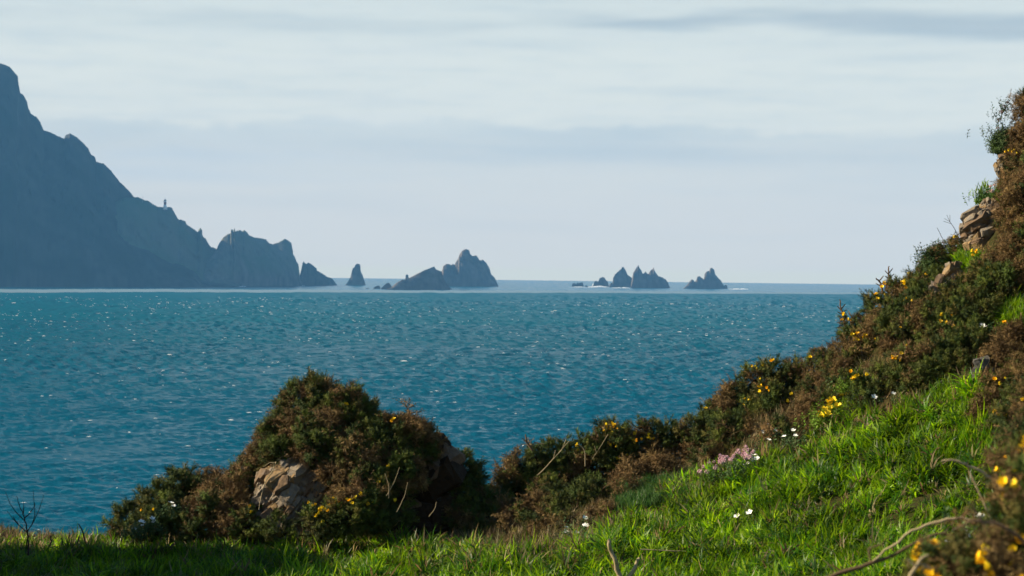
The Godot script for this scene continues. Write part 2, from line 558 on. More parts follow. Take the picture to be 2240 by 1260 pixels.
func make_headlands() -> void:
	var hill := v2([-900, 60, -600, 70, -300, 95, -120, 118, -40, 132, 0, 140, 16, 146, 28, 160, 35, 168, 36, 182, 40, 203, 47, 208, 55, 222, 58, 236, 64, 249, 76, 256, 84, 266, 92, 285, 108, 290, 122, 297, 137, 304, 140, 296, 149, 292, 163, 299, 178, 312, 190, 325, 196, 338, 206, 344, 207, 354, 224, 358, 240, 373, 258, 396, 280, 417, 290, 430, 302, 437, 318, 452, 355, 488, 385, 514, 400, 528, 414, 546, 427, 568, 435, 590, 441, 608, 460, 617, 490, 621, 508, 623, 519, 628])
	tag(obj("headland_hill", massif(hill, [626, 628.5], 420, 300, 1.4, 34, 36.0, 3, 0.8, 0.7, 0.75, Color(0.014, 0.020, 0.012), Color(0.075, 0.068, 0.062)), M.land), "", "", "", "structure")
	var ridge := v2([200, 470, 270, 432, 300, 431, 314, 438, 322, 439, 333, 447, 343, 452, 350, 453, 372, 453, 375, 456, 381, 467, 388, 479, 391, 481, 394, 480, 404, 484, 407, 491, 425, 503, 431, 508, 434, 502, 437, 498, 441, 504, 440, 511, 444, 519, 449, 522, 456, 535, 461, 541, 466, 541, 473, 545, 500, 575, 520, 610, 530, 627])
	tag(obj("headland_hill", massif(ridge, [627, 627], 210, 260, 0.9, 24, 26.0, 5, 0.95, 0.35, 0.75, Color(0.065, 0.105, 0.055), Color(0.15, 0.14, 0.125)), M.land), "", "", "", "structure")
	var castle := v2([440, 600, 462, 560, 473, 545, 477, 535, 487, 519, 497, 512, 503, 510, 504, 502, 508, 502, 509, 508, 510.6, 500, 512, 499, 513.6, 507, 516, 505, 523, 503, 529, 506, 533, 503, 540, 509, 543, 514, 554, 519, 562, 520, 580, 523, 588, 532, 594, 534, 606, 531, 616, 526, 622, 522, 629, 526, 636, 531, 638, 540, 640, 549, 640, 556, 645, 563, 648, 572, 652, 578, 654, 592, 656, 606, 662, 626])
	tag(obj("headland_hill", massif(castle, [627, 625.5], 120, 160, 0.5, 22, 22.0, 7, 0.55, 0.35, 0.6, Color(0.075, 0.115, 0.070), Color(0.18, 0.165, 0.15)), M.land), "", "", "", "structure")
	var tip := v2([644, 622, 655, 605, 659, 588, 661, 576, 664, 571.5, 667, 576, 670, 577.5, 673, 574.5, 678, 576, 686, 582, 692, 587, 693, 592, 706, 599, 716, 606, 725, 608, 731, 615, 738, 624.4])
	tag(obj("headland_tip_rock", massif(tip, [625, 624], 45, 70, 0.35, 16, 12.0, 11, 0.3, 0.3, 0.5), M.land), "jagged triangular rock sloping right at the tip of the headland", "sea rock")
	var stacks := [
		["lone slender sea stack with a knobbed top beside the headland tip", [754, 624.4, 760, 618, 766, 607, 769, 595, 771, 587, 775, 584, 777, 579, 781, 576.8, 786, 578, 788, 582, 787, 586, 790, 596, 793, 602, 796, 611, 798, 617, 800, 624.6], 624, 22, 30],
		["long wedge shaped island rising to a blunt peak on its right", [846, 632.5, 857, 627, 868, 618, 880, 611.5, 884, 612, 895, 608, 910, 600, 928, 591, 940, 586.5, 949, 583, 953, 589, 960, 592, 966, 594, 968, 602, 973, 614, 981, 626, 990, 634], 633.8, 30, 60],
		["small pillar of rock behind the wedge shaped island", [884.5, 627, 886, 612, 887.5, 601.5, 890, 600, 892.5, 601.5, 895, 612, 896, 627], 628, 5, 8],
		["bigger of two low pointed rocks left of the wedge island", [832, 632.2, 838, 626, 845, 620, 850, 618.5, 853, 621, 857, 627, 860, 632.5], 632.3, 8, 12],
		["smaller of two low pointed rocks left of the wedge island", [816, 631.5, 820, 627, 828, 624.5, 831, 627, 833, 632], 631.6, 6, 9],
		["flat rock awash between the slender stack and wedge island", [798, 631.6, 802, 630, 806, 629.8, 810, 631.8], 631.4, 3, 5],
		["massive dome topped sea stack with stepped shoulders", [955, 624, 962, 606, 967, 592, 969, 582, 976, 577, 983, 578, 986, 580, 990, 577, 994, 579, 997, 572, 1001, 567, 1004, 557, 1010, 548, 1018, 544.5, 1025, 547, 1028, 556, 1033, 560, 1041, 558.5, 1046, 565, 1049, 570, 1056, 568, 1063, 575, 1070, 586, 1074, 600, 1081, 606, 1088, 620, 1091, 627], 626.6, 60, 80],
		["low broken rock farthest left of the far triple peaked group", [1250.5, 626.8, 1252, 620, 1256, 619, 1260, 621.5, 1263, 617.5, 1265, 620, 1272, 617.8, 1275, 618.5, 1277, 626.8], 626.7, 7, 9],
		["little dark rock awash in white surf", [1278, 627.2, 1280, 624, 1284, 625, 1288, 627.4], 627.2, 3, 4],
		["small humped rock with surf at its foot", [1296, 627, 1301, 615, 1305, 614, 1308, 617, 1312, 608, 1318, 605.8, 1323, 608, 1325, 613, 1328, 614, 1331, 622, 1332.5, 627], 627, 14, 18],
		["sea stack with one rounded horn left of the twin peaked stack", [1331, 628, 1335, 620, 1340, 618, 1341, 608, 1345, 600, 1354, 592, 1359, 588, 1360, 584, 1364, 584.5, 1369, 593, 1373, 602, 1380, 606, 1384, 612, 1387, 628.5], 628, 32, 40],
		["broad sea stack with three sharp spires and a ragged right shoulder", [1380, 628.5, 1382, 610, 1385, 596, 1390, 588, 1393, 584, 1395.6, 579.6, 1399, 587, 1403, 593, 1405, 598, 1408, 598.5, 1411.5, 593.6, 1415, 598.5, 1418, 598.5, 1423, 591, 1428, 588, 1429.2, 584, 1431, 591, 1435, 598, 1440, 604, 1449, 607, 1457, 612, 1462, 620, 1466, 630.4], 630, 34, 44],
		["pyramid shaped sea stack standing alone farthest right", [1495, 630.5, 1502, 624, 1508, 616, 1513, 610.5, 1517, 613, 1519, 617, 1523, 612, 1525, 605.5, 1530, 604, 1535, 608, 1539, 611, 1541, 599, 1545, 594, 1551, 592.5, 1553, 587, 1556, 585.5, 1562, 590, 1564, 600, 1570, 607, 1577, 614, 1583, 625, 1587, 623, 1590, 624, 1592, 631.5], 631.4, 36, 46],
	]
	var k := 0
	for s in stacks:
		var line := v2(s[1])
		var small: bool = line[line.size() - 1].x - line[0].x < 30.0
		var o := obj("sea_stack" if not small else "sea_rock", massif(line, [s[2], s[2]], s[3] * 1.4, s[4] * 1.4, 0.3, 14, s[3] * 0.34, 20 + k, 0.12, 0.28, 0.5, Color(0.05, 0.05, 0.03), Color(0.20, 0.16, 0.135)), M.land)
		tag(o, s[0], "sea rock", "rocks standing off the headland")
		k += 1

	# lighthouse on its levelled shelf
	var at := pt(361, 453.5, sea_depth(361, 627) + 195.0)
	var l := thing("lighthouse", at, "small white lighthouse with a dark red band on the headland ridge", "lighthouse")
	obj("plinth", lathe([Vector2(0, 0.6), Vector2(0, 0.6), Vector2(3.4, 0.6), Vector2(3.4, -4.0)]), M.white_paint, l)
	obj("tower", lathe([Vector2(2.35, 0.6), Vector2(2.2, 4.4)]), M.white_paint, l)
	obj("tower_band", lathe([Vector2(2.22, 4.4), Vector2(2.0, 8.6)]), M.red_paint, l)
	obj("gallery", lathe([Vector2(0, 8.6), Vector2(2.9, 8.7), Vector2(2.9, 9.3), Vector2(2.8, 9.9), Vector2(2.75, 9.1), Vector2(0, 9.1)]), M.white_paint, l)
	obj("lantern", lathe([Vector2(1.5, 9.1), Vector2(1.5, 11.6)], 10), M.dark_metal, l)
	var dome := obj("dome", lathe([Vector2(0, 11.55), Vector2(2.6, 11.6), Vector2(1.7, 12.5), Vector2(0.6, 13.2), Vector2(0, 13.3)]), M.grey_metal, l)
	obj("spire", lathe([Vector2(0.14, 13.2), Vector2(0.05, 16.0)], 6), M.grey_metal, dome)
	for a in [[312, 439.5, 9.0, "thin radio mast left of the lighthouse, the taller of two"], [333, 447.5, 5.5, "thin radio mast left of the lighthouse, the shorter of two"]]:
		var m := obj("radio_mast", lathe([Vector2(0.3, -2), Vector2(0.12, a[2])], 6), M.grey_metal, self, Transform3D(Basis(), pt(a[0], a[1], sea_depth(a[0], 627) + 195.0)))
		tag(m, a[3], "mast", "masts on the headland")


# ------------------------------------------------------------------ setting: the cliff top
func make_ground() -> void:
	var line := v2([-1400, 1040, -800, 1040, -400, 1080, -200, 1120, -60, 1150, 60, 1172, 250, 1182, 600, 1176, 1000, 1164, 1100, 1130, 1200, 1100, 1330, 1058, 1500, 1030, 1600, 945, 1700, 895, 1790, 830, 1850, 752, 1950, 672, 2030, 610, 2060, 580, 2110, 525, 2165, 440, 2205, 335, 2250, 225, 2330, 120, 2500, 0, 2900, -120, 4200, -260])
	var xs := PackedVector2Array()
	for q in line:
		var p := pt(q.x, q.y, RIDGE)
		xs.append(Vector2(p.x, p.y - EYE))
	for i in 321: ridge_y.append(lerp_list(xs, -8.0 + 0.05 * i))
	var cols := 300
	var rows := 260
	var p := PackedVector3Array()
	var c := PackedColorArray()
	for j in rows:
		var t := float(j) / (rows - 1)
		var d := lerpf(-4.0, 14.0, t / 0.85) if t < 0.85 else 14.0 + 34.0 * pow((t - 0.85) / 0.15, 2.0)
		for i in cols:
			var x := -9.0 + 18.0 * i / (cols - 1)
			p.append(Vector3(x, ground(x, d), -d))
			var k := clampf(0.5 + noise.get_noise_2d(x * 90.0, d * 90.0), 0.0, 1.0)
			c.append(Color(0.040, 0.030, 0.016).lerp(Color(0.028, 0.036, 0.010), k))
	var m := tinted(1.0, 0.1)
	m.normal_enabled = true
	m.normal_texture = noise_tex(0.03, [], 12, 512, 5, true, 8.0)
	m.uv1_triplanar = true
	m.uv1_world_triplanar = true
	m.uv1_scale = Vector3(2, 2, 2)
	tag(obj("ground", grid_mesh(p, c, cols, rows, PackedVector3Array(), true), m), "", "", "", "structure")


# ------------------------------------------------------------------ plants
# a gorse shoot one unit long: a stem set with spines and a few side twigs
func shoot_mesh(seed_: int, spines: int, twigs: int, spread: float) -> ArrayMesh:
	rng.seed = seed_
	var st := new_st()
	var axes := [[Vector3.ZERO, Vector3(rng.randf_range(-0.1, 0.1), 1.0, rng.randf_range(-0.1, 0.1)), spines]]
	for k in twigs:
		var b := rng.randf_range(0.15, 0.75)
		var a := rng.randf() * TAU
		axes.append([Vector3(0, b, 0), Vector3(cos(a) * spread, rng.randf_range(0.25, 0.5), sin(a) * spread) * rng.randf_range(0.6, 1.0), spines / 3])
	for ax in axes:
		var s: Vector3 = ax[0]
		var e: Vector3 = ax[1] + s if ax[0] != Vector3.ZERO else ax[1]
		var dir := (e - s).normalized()
		var x := dir.cross(Vector3(0.3, 0.2, 0.9)).normalized()
		var z := x.cross(dir)
		for q in 3:
			var a0 := TAU * q / 3.0
			var a1 := TAU * (q + 1) / 3.0
			tri(st, s + (x * cos(a0) + z * sin(a0)) * 0.022, e, s + (x * cos(a1) + z * sin(a1)) * 0.022)
		for i in int(ax[2]):
			var t := rng.randf_range(0.08, 1.0)
			var a := i * 2.4 + rng.randf() * 0.8
			var side := x * cos(a) + z * sin(a)
			var b := s.lerp(e, t)
			var l := rng.randf_range(0.16, 0.30) * (1.15 - 0.5 * t)
			var tip := b + (side * 0.85 + dir * rng.randf_range(0.35, 0.8)) * l
			var wv := dir.cross(side) * rng.randf_range(0.011, 0.021)
			tri(st, b - wv, tip, b + wv)
	return done(st)


# a tuft of leaning blades, about one unit tall
func tuft_mesh(seed_: int, blades: int, width: float, lean: float, segs := 4) -> ArrayMesh:
	rng.seed = seed_
	var st := new_st()
	st.set_smooth_group(0)
	for b in blades:
		var a := rng.randf() * TAU
		var out := Vector3(cos(a), 0, sin(a))
		var root := Vector3(rng.randf_range(-0.16, 0.16), 0, rng.randf_range(-0.16, 0.16))
		var l := rng.randf_range(0.55, 1.15)
		var bend := rng.randf_range(0.3, 1.0) * lean
		var side := Vector3(-sin(a), 0, cos(a)).rotated(Vector3.UP, rng.randf_range(-0.7, 0.7))
		var prev := root
		var pw := width
		var ang := rng.randf_range(0.05, 0.35)
		for s in segs:
			var nx := prev + (Vector3.UP * cos(ang) + out * sin(ang)) * l / segs
			var nw := width * (1.0 - pow(float(s + 1) / segs, 1.8))
			if s < segs - 1:
				tri(st, prev - side * pw, nx - side * nw, prev + side * pw)
				tri(st, prev + side * pw, nx - side * nw, nx + side * nw)
			else:
				tri(st, prev - side * pw, nx, prev + side * pw)
			prev = nx
			pw = nw
			ang += bend * 1.5 / segs
	return done(st)


# a leafy sprig one unit tall, pairs of oval leaves
func sprig_mesh(seed_: int, leaves: int) -> ArrayMesh:
	rng.seed = seed_
	var st := new_st()
	tri(st, Vector3(-0.02, 0, 0), Vector3(0, 1, 0), Vector3(0.02, 0, 0))
	tri(st, Vector3(0, 0, -0.02), Vector3(0, 1, 0), Vector3(0, 0, 0.02))
	for i in leaves:
		var t := 0.1 + 0.9 * i / leaves
		var a := i * 1.9 + rng.randf()
		var o := Vector3(cos(a), rng.randf_range(0.2, 0.7), sin(a)).normalized()
		var s := o.cross(Vector3.UP).normalized()
		var b := Vector3(0, t, 0)
		var l := rng.randf_range(0.2, 0.34)
		var mid := b + o * l * 0.5
		tri(st, b, mid + s * l * 0.24, b + o * l)
		tri(st, b, b + o * l, mid - s * l * 0.24)
	return done(st)


func petals_mesh(seed_: int, n: int, wide: float, cup: float) -> ArrayMesh:
	rng.seed = seed_
	var st := new_st()
	for i in n:
		var a := TAU * i / n + rng.randf_range(-0.2, 0.2)
		var o := Vector3(cos(a), cup * rng.randf_range(0.7, 1.3), sin(a))
		var s := Vector3(-sin(a), 0, cos(a))
		var m := o * 0.6
		tri(st, Vector3.ZERO, m + s * wide, o)
		tri(st, Vector3.ZERO, o, m - s * wide)
		tri(st, m + s * wide, o * 1.0 + s * wide * 0.5 + Vector3(0, 0.05, 0), o)
		tri(st, m - s * wide, o, o * 1.0 - s * wide * 0.5 + Vector3(0, 0.05, 0))
	return done(st)


# a round head of many small florets
func head_mesh(seed_: int) -> ArrayMesh:
	rng.seed = seed_
	var st := new_st()
	for i in 46:
		var y := rng.randf_range(-0.35, 1.0)
		var a := rng.randf() * TAU
		var q := sqrt(maxf(0.0, 1.0 - y * y))
		var n := Vector3(q * cos(a), y * 0.75, q * sin(a))
		var s := n.cross(Vector3(0.3, 0.8, 0.5)).normalized()
		var t := n.cross(s)
		var b := n * 0.72
		tri(st, b + s * 0.26, n + t * 0.24, b - s * 0.22)
		tri(st, b - t * 0.26, n - s * 0.24, b + t * 0.22)
	return done(st)


func pick(cols: Array, jitter := 0.25) -> Color:
	var c: Color = cols[rng.randi() % cols.size()]
	var k := 1.0 + rng.randf_range(-jitter, jitter)
	return Color(c.r * k, c.g * k * (1.0 + rng.randf_range(-0.08, 0.08)), c.b * k)


const GREEN := [Color(0.036, 0.058, 0.008), Color(0.050, 0.074, 0.009), Color(0.078, 0.096, 0.011), Color(0.026, 0.044, 0.008)]
const BROWN := [Color(0.140, 0.086, 0.030), Color(0.112, 0.068, 0.024), Color(0.175, 0.112, 0.042), Color(0.085, 0.052, 0.018)]
const OLIVE := [Color(0.080, 0.078, 0.014), Color(0.105, 0.092, 0.018), Color(0.055, 0.064, 0.012)]


# One bush of rounded lobes. lobes: [u, v, radius in photograph pixels, depth or 0 (the ground there)]
func bush(called: String, label: String, category: String, group: String, lobes: Array, brown: float, flowers: int, seed_: int, size := 0.064, dense := 1.0) -> Node3D:
	var balls := []
	var low := Vector3(0, 1e9, 0)
	var mid := Vector3.ZERO
	for l in lobes:
		var d: float = l[3] if l.size() > 3 and l[3] > 0.0 else hit(l[0], l[1] + l[2] * 0.35)
		var c := pt(l[0], l[1], d)
		var r: float = (l[2] - 10.0 * size / 0.064) / F * d
		balls.append([c, r])
		mid += c / lobes.size()
		low.y = minf(low.y, c.y - r)
	var at := Vector3(mid.x, minf(low.y, ground(mid.x, -mid.z)), mid.z)
	var root := thing(called, at, label, category, group)
	rng.seed = seed_
	# dark twiggy heart
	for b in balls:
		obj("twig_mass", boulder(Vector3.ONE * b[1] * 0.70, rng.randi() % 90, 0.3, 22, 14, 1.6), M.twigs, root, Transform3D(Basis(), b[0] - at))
	var sets := [[], [], [], []]
	var tints := [PackedColorArray(), PackedColorArray(), PackedColorArray(), PackedColorArray()]
	var blooms := []
	var bi := 0
	for b in balls:
		var c: Vector3 = b[0]
		var r: float = b[1]
		var brown_lobe := clampf(brown - 0.08 + rng.randf_range(-0.25, 0.25), 0.0, 1.0)
		var n := int(4.0 * PI * r * r / 0.00030 * dense)
		var o := Vector3(seed_ * 3.1 + bi * 17.0, 0, 0)
		for i in n:
			var y := rng.randf_range(-0.75, 1.0)
			var a := rng.randf() * TAU
			var q := sqrt(1.0 - y * y)
			var nrm := Vector3(q * cos(a), y, q * sin(a))
			if nrm.z < -0.35 and nrm.y < 0.6: continue
			var clump := noise.get_noise_3dv(nrm * 230.0 * r / 0.2 + o * 30.0)
			var rad := r * (0.86 + rng.randf_range(-0.10, 0.05)) + 0.075 * clump
			var p := c + nrm * rad
			if clump < -0.2 and rng.randf() < 0.8: continue
			# inside another lobe?
			var inside := false
			for b2 in balls:
				if b2 != b and p.distance_to(b2[0]) < b2[1] * 0.66:
					inside = true
					break
			if inside: continue
			var dir := nrm + Vector3(0.10, 0.42, 0) + Vector3(rng.randf_range(-0.6, 0.6), rng.randf_range(-0.45, 0.6), rng.randf_range(-0.6, 0.6))
			var is_brown := brown_lobe + noise.get_noise_3dv(p * 420.0) * 1.1 + rng.randf_range(-0.2, 0.2) > 0.5
			var s := size * rng.randf_range(0.6, 1.2) * (1.0 + 0.4 * maxf(clump, 0.0))
			if rng.randf() < 0.05 and nrm.y > 0.2: s *= 1.55
			var k := (2 if is_brown else 0) + i % 2
			sets[k].append(along(dir, rng.randf() * TAU, Vector3(s, s, s), p - at))
			tints[k].append(pick(BROWN if is_brown else (OLIVE if rng.randf() < 0.25 + noise.get_noise_3dv(p * 700.0) else GREEN), 0.2) * (1.0 + 0.7 * clump))
			if nrm.y > 0.1 and nrm.z > -0.3: blooms.append(p + dir.normalized() * s * 0.8)
		bi += 1
	for k in 4:
		if sets[k].size():
			scatter("dead_shoots" if k > 1 else "green_shoots", shoot_meshes[k], M.gorse, sets[k], tints[k], root)
	# woody stems, some bare and grey, poke out of the shoots
	for i in mini(9, 2 + balls.size()):
		var b: Array = balls[i % balls.size()]
		var out := Vector3(rng.randf_range(-1, 1), rng.randf_range(-0.1, 1.0), rng.randf_range(0.1, 1.0)).normalized()
		var foot: Vector3 = b[0] - at + Vector3(0, -0.3 * b[1], 0)
		var elbow: Vector3 = b[0] - at + out * b[1] * 0.6 + Vector3(rng.randf_range(-0.3, 0.3), -0.2, 0) * b[1]
		var tip: Vector3 = b[0] - at + out * (b[1] * rng.randf_range(0.95, 1.1) + size * rng.randf_range(0.4, 0.9))
		var ws := new_st()
		tube(ws, [foot, elbow, elbow.lerp(tip, 0.5) + Vector3(rng.randf_range(-0.01, 0.01), 0.012, 0), tip], size * 0.07, size * 0.02, 4)
		obj("stem", done(ws), M.brown_twig if i % 3 else M.pale_twig, root)
	# yellow flowers come in little groups
	var made := 0
	while made < flowers and blooms.size():
		var p: Vector3 = blooms[rng.randi() % blooms.size()]
		for i in rng.randi_range(1, 5):
			if made >= flowers: break
			var q := p + Vector3(rng.randf_range(-1, 1), rng.randf_range(-0.3, 0.9), rng.randf_range(-0.4, 1)) * 0.036
			var s := rng.randf_range(0.007, 0.0115)
			obj("flower", M.flower_mesh, M.yellow if rng.randf() < 0.7 else M.orange, root, along(Vector3(rng.randf_range(-1, 1), 0.6, rng.randf_range(0, 1)), rng.randf() * 6.0, Vector3(s, s * 1.3, s), q - at))
			made += 1
	return root


func twig(called: String, label: String, category: String, pts: Array, r0: float, r1: float, m: Material, forks := [], group := "") -> Node3D:
	var path := []
	for q in pts: path.append(pt(q[0], q[1], q[2]))
	var root := thing(called, path[0], label, category, group)
	var smooth := []
	for i in path.size() - 1:
		for s in 4:
			var t := s / 4.0
			var a: Vector3 = path[maxi(i - 1, 0)]
			var e: Vector3 = path[mini(i + 2, path.size() - 1)]
			smooth.append((path[i] as Vector3).cubic_interpolate(path[i + 1], a, e, t) - path[0])
	smooth.append(path[path.size() - 1] - path[0])
	for i in range(1, smooth.size() - 1): smooth[i] += Vector3(rng.randf_range(-1, 1), rng.randf_range(-1, 1), rng.randf_range(-1, 1)) * r0 * 0.5
	var st := new_st()
	tube(st, smooth, r0, r1)
	obj("stem", done(st), m, root)
	for f in forks:
		var fp := []
		for q in f: fp.append(pt(q[0], q[1], q[2]) - path[0])
		var s2 := new_st()
		tube(s2, fp, r0 * 0.55, r1 * 0.8)
		obj("branch", done(s2), m, root)
	return root


func make_bushes() -> void:
	var g := "gorse bushes on the rocky mound"
	bush("gorse_bush", "tall green gorse crowning the rocky mound above the bare rock face", "gorse bush", g, [[680, 907, 72, 11.75], [745, 917, 70, 11.7], [635, 947, 55, 11.65], [790, 922, 40, 11.9], [700, 972, 66, 11.5], [615, 997, 42, 11.55], [765, 952, 50, 11.6], [585, 1007, 40, 11.85], [550, 1042, 38, 11.9], [600, 967, 40, 11.8]], 0.34, 8, 101)
	bush("gorse_bush", "brown and green gorse on the right shoulder of the mound", "gorse bush", g, [[840, 981, 66, 11.55], [895, 971, 52, 11.6], [780, 1011, 58, 11.4], [925, 981, 36, 11.7], [800, 1071, 60, 11.3], [870, 1046, 55, 11.4], [745, 1036, 38, 11.35]], 0.50, 3, 102)
	bush("gorse_bush", "low gorse dotted with yellow flowers below the bare rock face", "gorse bush", g, [[765, 1128, 46, 11.1], [695, 1165, 34, 11.1], [800, 1132, 46, 11.15], [850, 1145, 38, 11.2], [790, 1100, 34, 11.15], [730, 1150, 36, 11.1]], 0.30, 44, 103)
	bush("gorse_bush", "rounded green gorse at the left foot of the mound", "gorse bush", g, [[405, 1080, 46, 11.7], [345, 1115, 46, 11.6], [295, 1148, 44, 11.6], [440, 1075, 34, 11.8], [375, 1140, 50, 11.5], [330, 1165, 40, 11.4], [270, 1175, 30, 11.6], [400, 1120, 50, 11.7]], 0.20, 9, 104)
	bush("dead_gorse", "dead brown gorse tangle between the left bush and the rock", "gorse bush", g, [[490, 1110, 50, 11.55], [520, 1065, 36, 11.7], [450, 1130, 44, 11.45], [560, 1030, 24, 11.95], [510, 1150, 42, 11.4], [420, 1165, 36, 11.4], [560, 1175, 34, 11.6], [480, 1085, 44, 11.8], [540, 1120, 40, 11.8]], 0.75, 3, 105)
	bush("gorse_bush", "dark green gorse growing in the shade right of the mound", "gorse bush", g, [[1000, 1035, 40, 12.0], [1030, 1065, 38, 12.0], [1010, 1100, 46, 11.9], [965, 1110, 40, 11.8], [1050, 1110, 40, 11.9], [1065, 1145, 40, 11.7], [1000, 1145, 46, 11.7]], 0.10, 0, 106)
	bush("gorse_bush", "mossy green gorse strip on the left flank of the rock face", "gorse bush", g, [[545, 1125, 22, 11.5], [540, 1090, 16, 11.6], [540, 1155, 28, 11.3], [615, 1165, 26, 11.2]], 0.25, 2, 107)
	g = "gorse along the cliff edge"
	bush("gorse_bush", "brown topped gorse with twiggy tips right of the gap to the sea", "gorse bush", g, [[1130, 1035, 40], [1185, 1010, 38], [1120, 1080, 42], [1180, 1065, 44], [1095, 1110, 34], [1130, 1135, 36], [1180, 1120, 36]], 0.52, 3, 111)
	bush("gorse_bush", "straggly brown gorse under the leaning dead stalk", "gorse bush", g, [[1245, 1010, 40], [1240, 1060, 44], [1290, 1045, 42], [1290, 995, 34], [1200, 1100, 40]], 0.58, 3, 112)
	bush("leafy_bush", "leafy green bramble low in front of the straggly gorse", "bramble", g, [[1270, 1095, 34], [1220, 1120, 30], [1310, 1090, 32]], 0.05, 0, 113, 0.07)
	bush("gorse_bush", "gorse with a cluster of yellow flowers on its crown", "gorse bush", g, [[1350, 980, 44], [1320, 960, 28], [1385, 985, 32], [1345, 1025, 42]], 0.25, 50, 114)
	bush("dead_gorse", "pale brown dead gorse thrown over like a fleece", "gorse bush", g, [[1430, 1020, 42], [1390, 1050, 40], [1460, 1040, 38], [1370, 1080, 28], [1440, 990, 26]], 0.96, 0, 115)
	bush("gorse_bush", "dark wind swept gorse tuft against the sea", "gorse bush", g, [[1420, 945, 26], [1450, 955, 28], [1400, 935, 16], [1475, 965, 24]], 0.15, 0, 116)
	bush("gorse_bush", "broad brown gorse hanging above the pink thrift", "gorse bush", g, [[1545, 960, 56], [1590, 910, 48], [1510, 1000, 42], [1600, 960, 50], [1560, 1010, 36], [1490, 970, 26]], 0.55, 3, 117)
	bush("gorse_bush", "yellow flowered gorse halfway up the edge of the slope", "gorse bush", g, [[1660, 850, 42], [1705, 830, 34], [1640, 895, 42], [1690, 890, 44], [1740, 850, 40], [1725, 810, 26]], 0.42, 46, 118)
	bush("gorse_bush", "brown gorse below the dark hollow of the slope", "gorse bush", g, [[1808, 810, 44], [1788, 860, 42], [1848, 820, 44], [1808, 900, 40], [1758, 920, 36], [1718, 950, 34]], 0.58, 8, 119)
	bush("gorse_bush", "gorse with yellow flowers and spiky tips at the sky edge", "gorse bush", g, [[1880, 734, 44], [1925, 694, 42], [1970, 664, 40], [2000, 634, 30], [1940, 729, 40], [1875, 774, 34], [2030, 629, 28], [2055, 614, 24]], 0.42, 56, 120)
	bush("gorse_bush", "shaggy brown gorse above the dark hollow of the slope", "gorse bush", g, [[1985, 700, 44], [2025, 660, 38], [1965, 750, 40], [2035, 710, 40], [1985, 800, 36]], 0.5, 4, 121)
	bush("gorse_bush", "dark green gorse thicket in the middle of the right slope", "gorse bush", g, [[2080, 740, 56], [2140, 700, 56], [2050, 800, 52], [2120, 780, 54], [2200, 640, 56], [2160, 620, 44], [2100, 660, 40], [2020, 840, 40]], 0.12, 14, 122)
	bush("gorse_bush", "brown dead gorse covering the steep top right bank", "gorse bush", g, [[2247, 246, 34], [2257, 306, 44], [2237, 376, 40], [2252, 436, 50], [2222, 486, 40], [2247, 536, 50], [2207, 556, 34], [2267, 596, 40], [2182, 596, 26], [2227, 426, 40], [2262, 376, 40]], 0.82, 5, 123)
	bush("dead_gorse", "brown dried bank of gorse at the right edge below the green thicket", "gorse bush", g, [[2200, 790, 40], [2185, 850, 38], [2215, 740, 34], [2170, 900, 34], [2235, 820, 36]], 0.85, 5, 124)
	bush("gorse_bush", "green gorse with flowers at the right edge beside the dried bank", "gorse bush", g, [[2250, 880, 52], [2260, 950, 54], [2220, 930, 40]], 0.3, 12, 125)
	bush("gorse_bush", "dark mixed gorse at the top of the grass slope", "gorse bush", g, [[1930, 850, 40], [1890, 880, 34], [1980, 830, 40], [1860, 850, 28]], 0.45, 12, 126)
	bush("gorse_bush", "brown gorse on the high bank just right of the view", "gorse bush", g, [[2400, 260, 70], [2480, 180, 80], [2420, 420, 80], [2520, 320, 80], [2600, 200, 90], [2460, 560, 80], [2560, 460, 80], [2360, 480, 60]], 0.7, 0, 127, 0.085, 0.8)
	bush("gorse_bush", "green gorse on the lower bank just right of the view", "gorse bush", g, [[2400, 700, 80], [2500, 640, 80], [2420, 860, 80], [2540, 780, 90], [2480, 980, 90], [2620, 640, 90], [2600, 900, 90]], 0.35, 12, 128, 0.085, 0.8)
	bush("gorse_bush", "small brown gorse on the skyline just below the tall rock face", "gorse bush", g, [[2055, 572, 30, 12.0], [2090, 552, 30, 11.95], [2120, 560, 26, 11.9], [2025, 592, 26, 12.0]], 0.6, 2, 129)
	# low scrub along the edge of the turf
	bush("heather_scrub", "low dark brown scrub along the edge of the turf", "scrub", "low scrub at the edge of the turf", [[960, 1160, 26], [1010, 1165, 26], [1060, 1160, 26], [1110, 1160, 26], [1160, 1160, 26], [920, 1165, 22], [1200, 1155, 22]], 0.45, 0, 131, 0.06)
	bush("heather_scrub", "low brown scrub between the bramble and the lush grass", "scrub", "low scrub at the edge of the turf", [[1250, 1140, 22], [1300, 1130, 22], [1340, 1120, 20], [1210, 1135, 20], [1280, 1160, 18]], 0.6, 0, 132, 0.055)
	# near the camera, out of focus
	g = "gorse close to the camera"
	bush("gorse_bush", "blurred gorse with big yellow flowers in the bottom right corner", "gorse bush", g, [[2225, 1200, 90, 3.5], [2120, 1275, 80, 3.4], [2270, 1080, 90, 3.7], [2180, 1310, 120, 3.4], [2040, 1310, 70, 3.5], [2300, 1200, 120, 3.5]], 0.45, 40, 141, 0.042)
	bush("gorse_bush", "dark gorse with orange yellow flowers above the near corner bush", "gorse bush", g, [[2245, 1010, 50, 4.8], [2205, 1060, 40, 4.7], [2275, 950, 60, 5.0]], 0.4, 12, 142, 0.055)
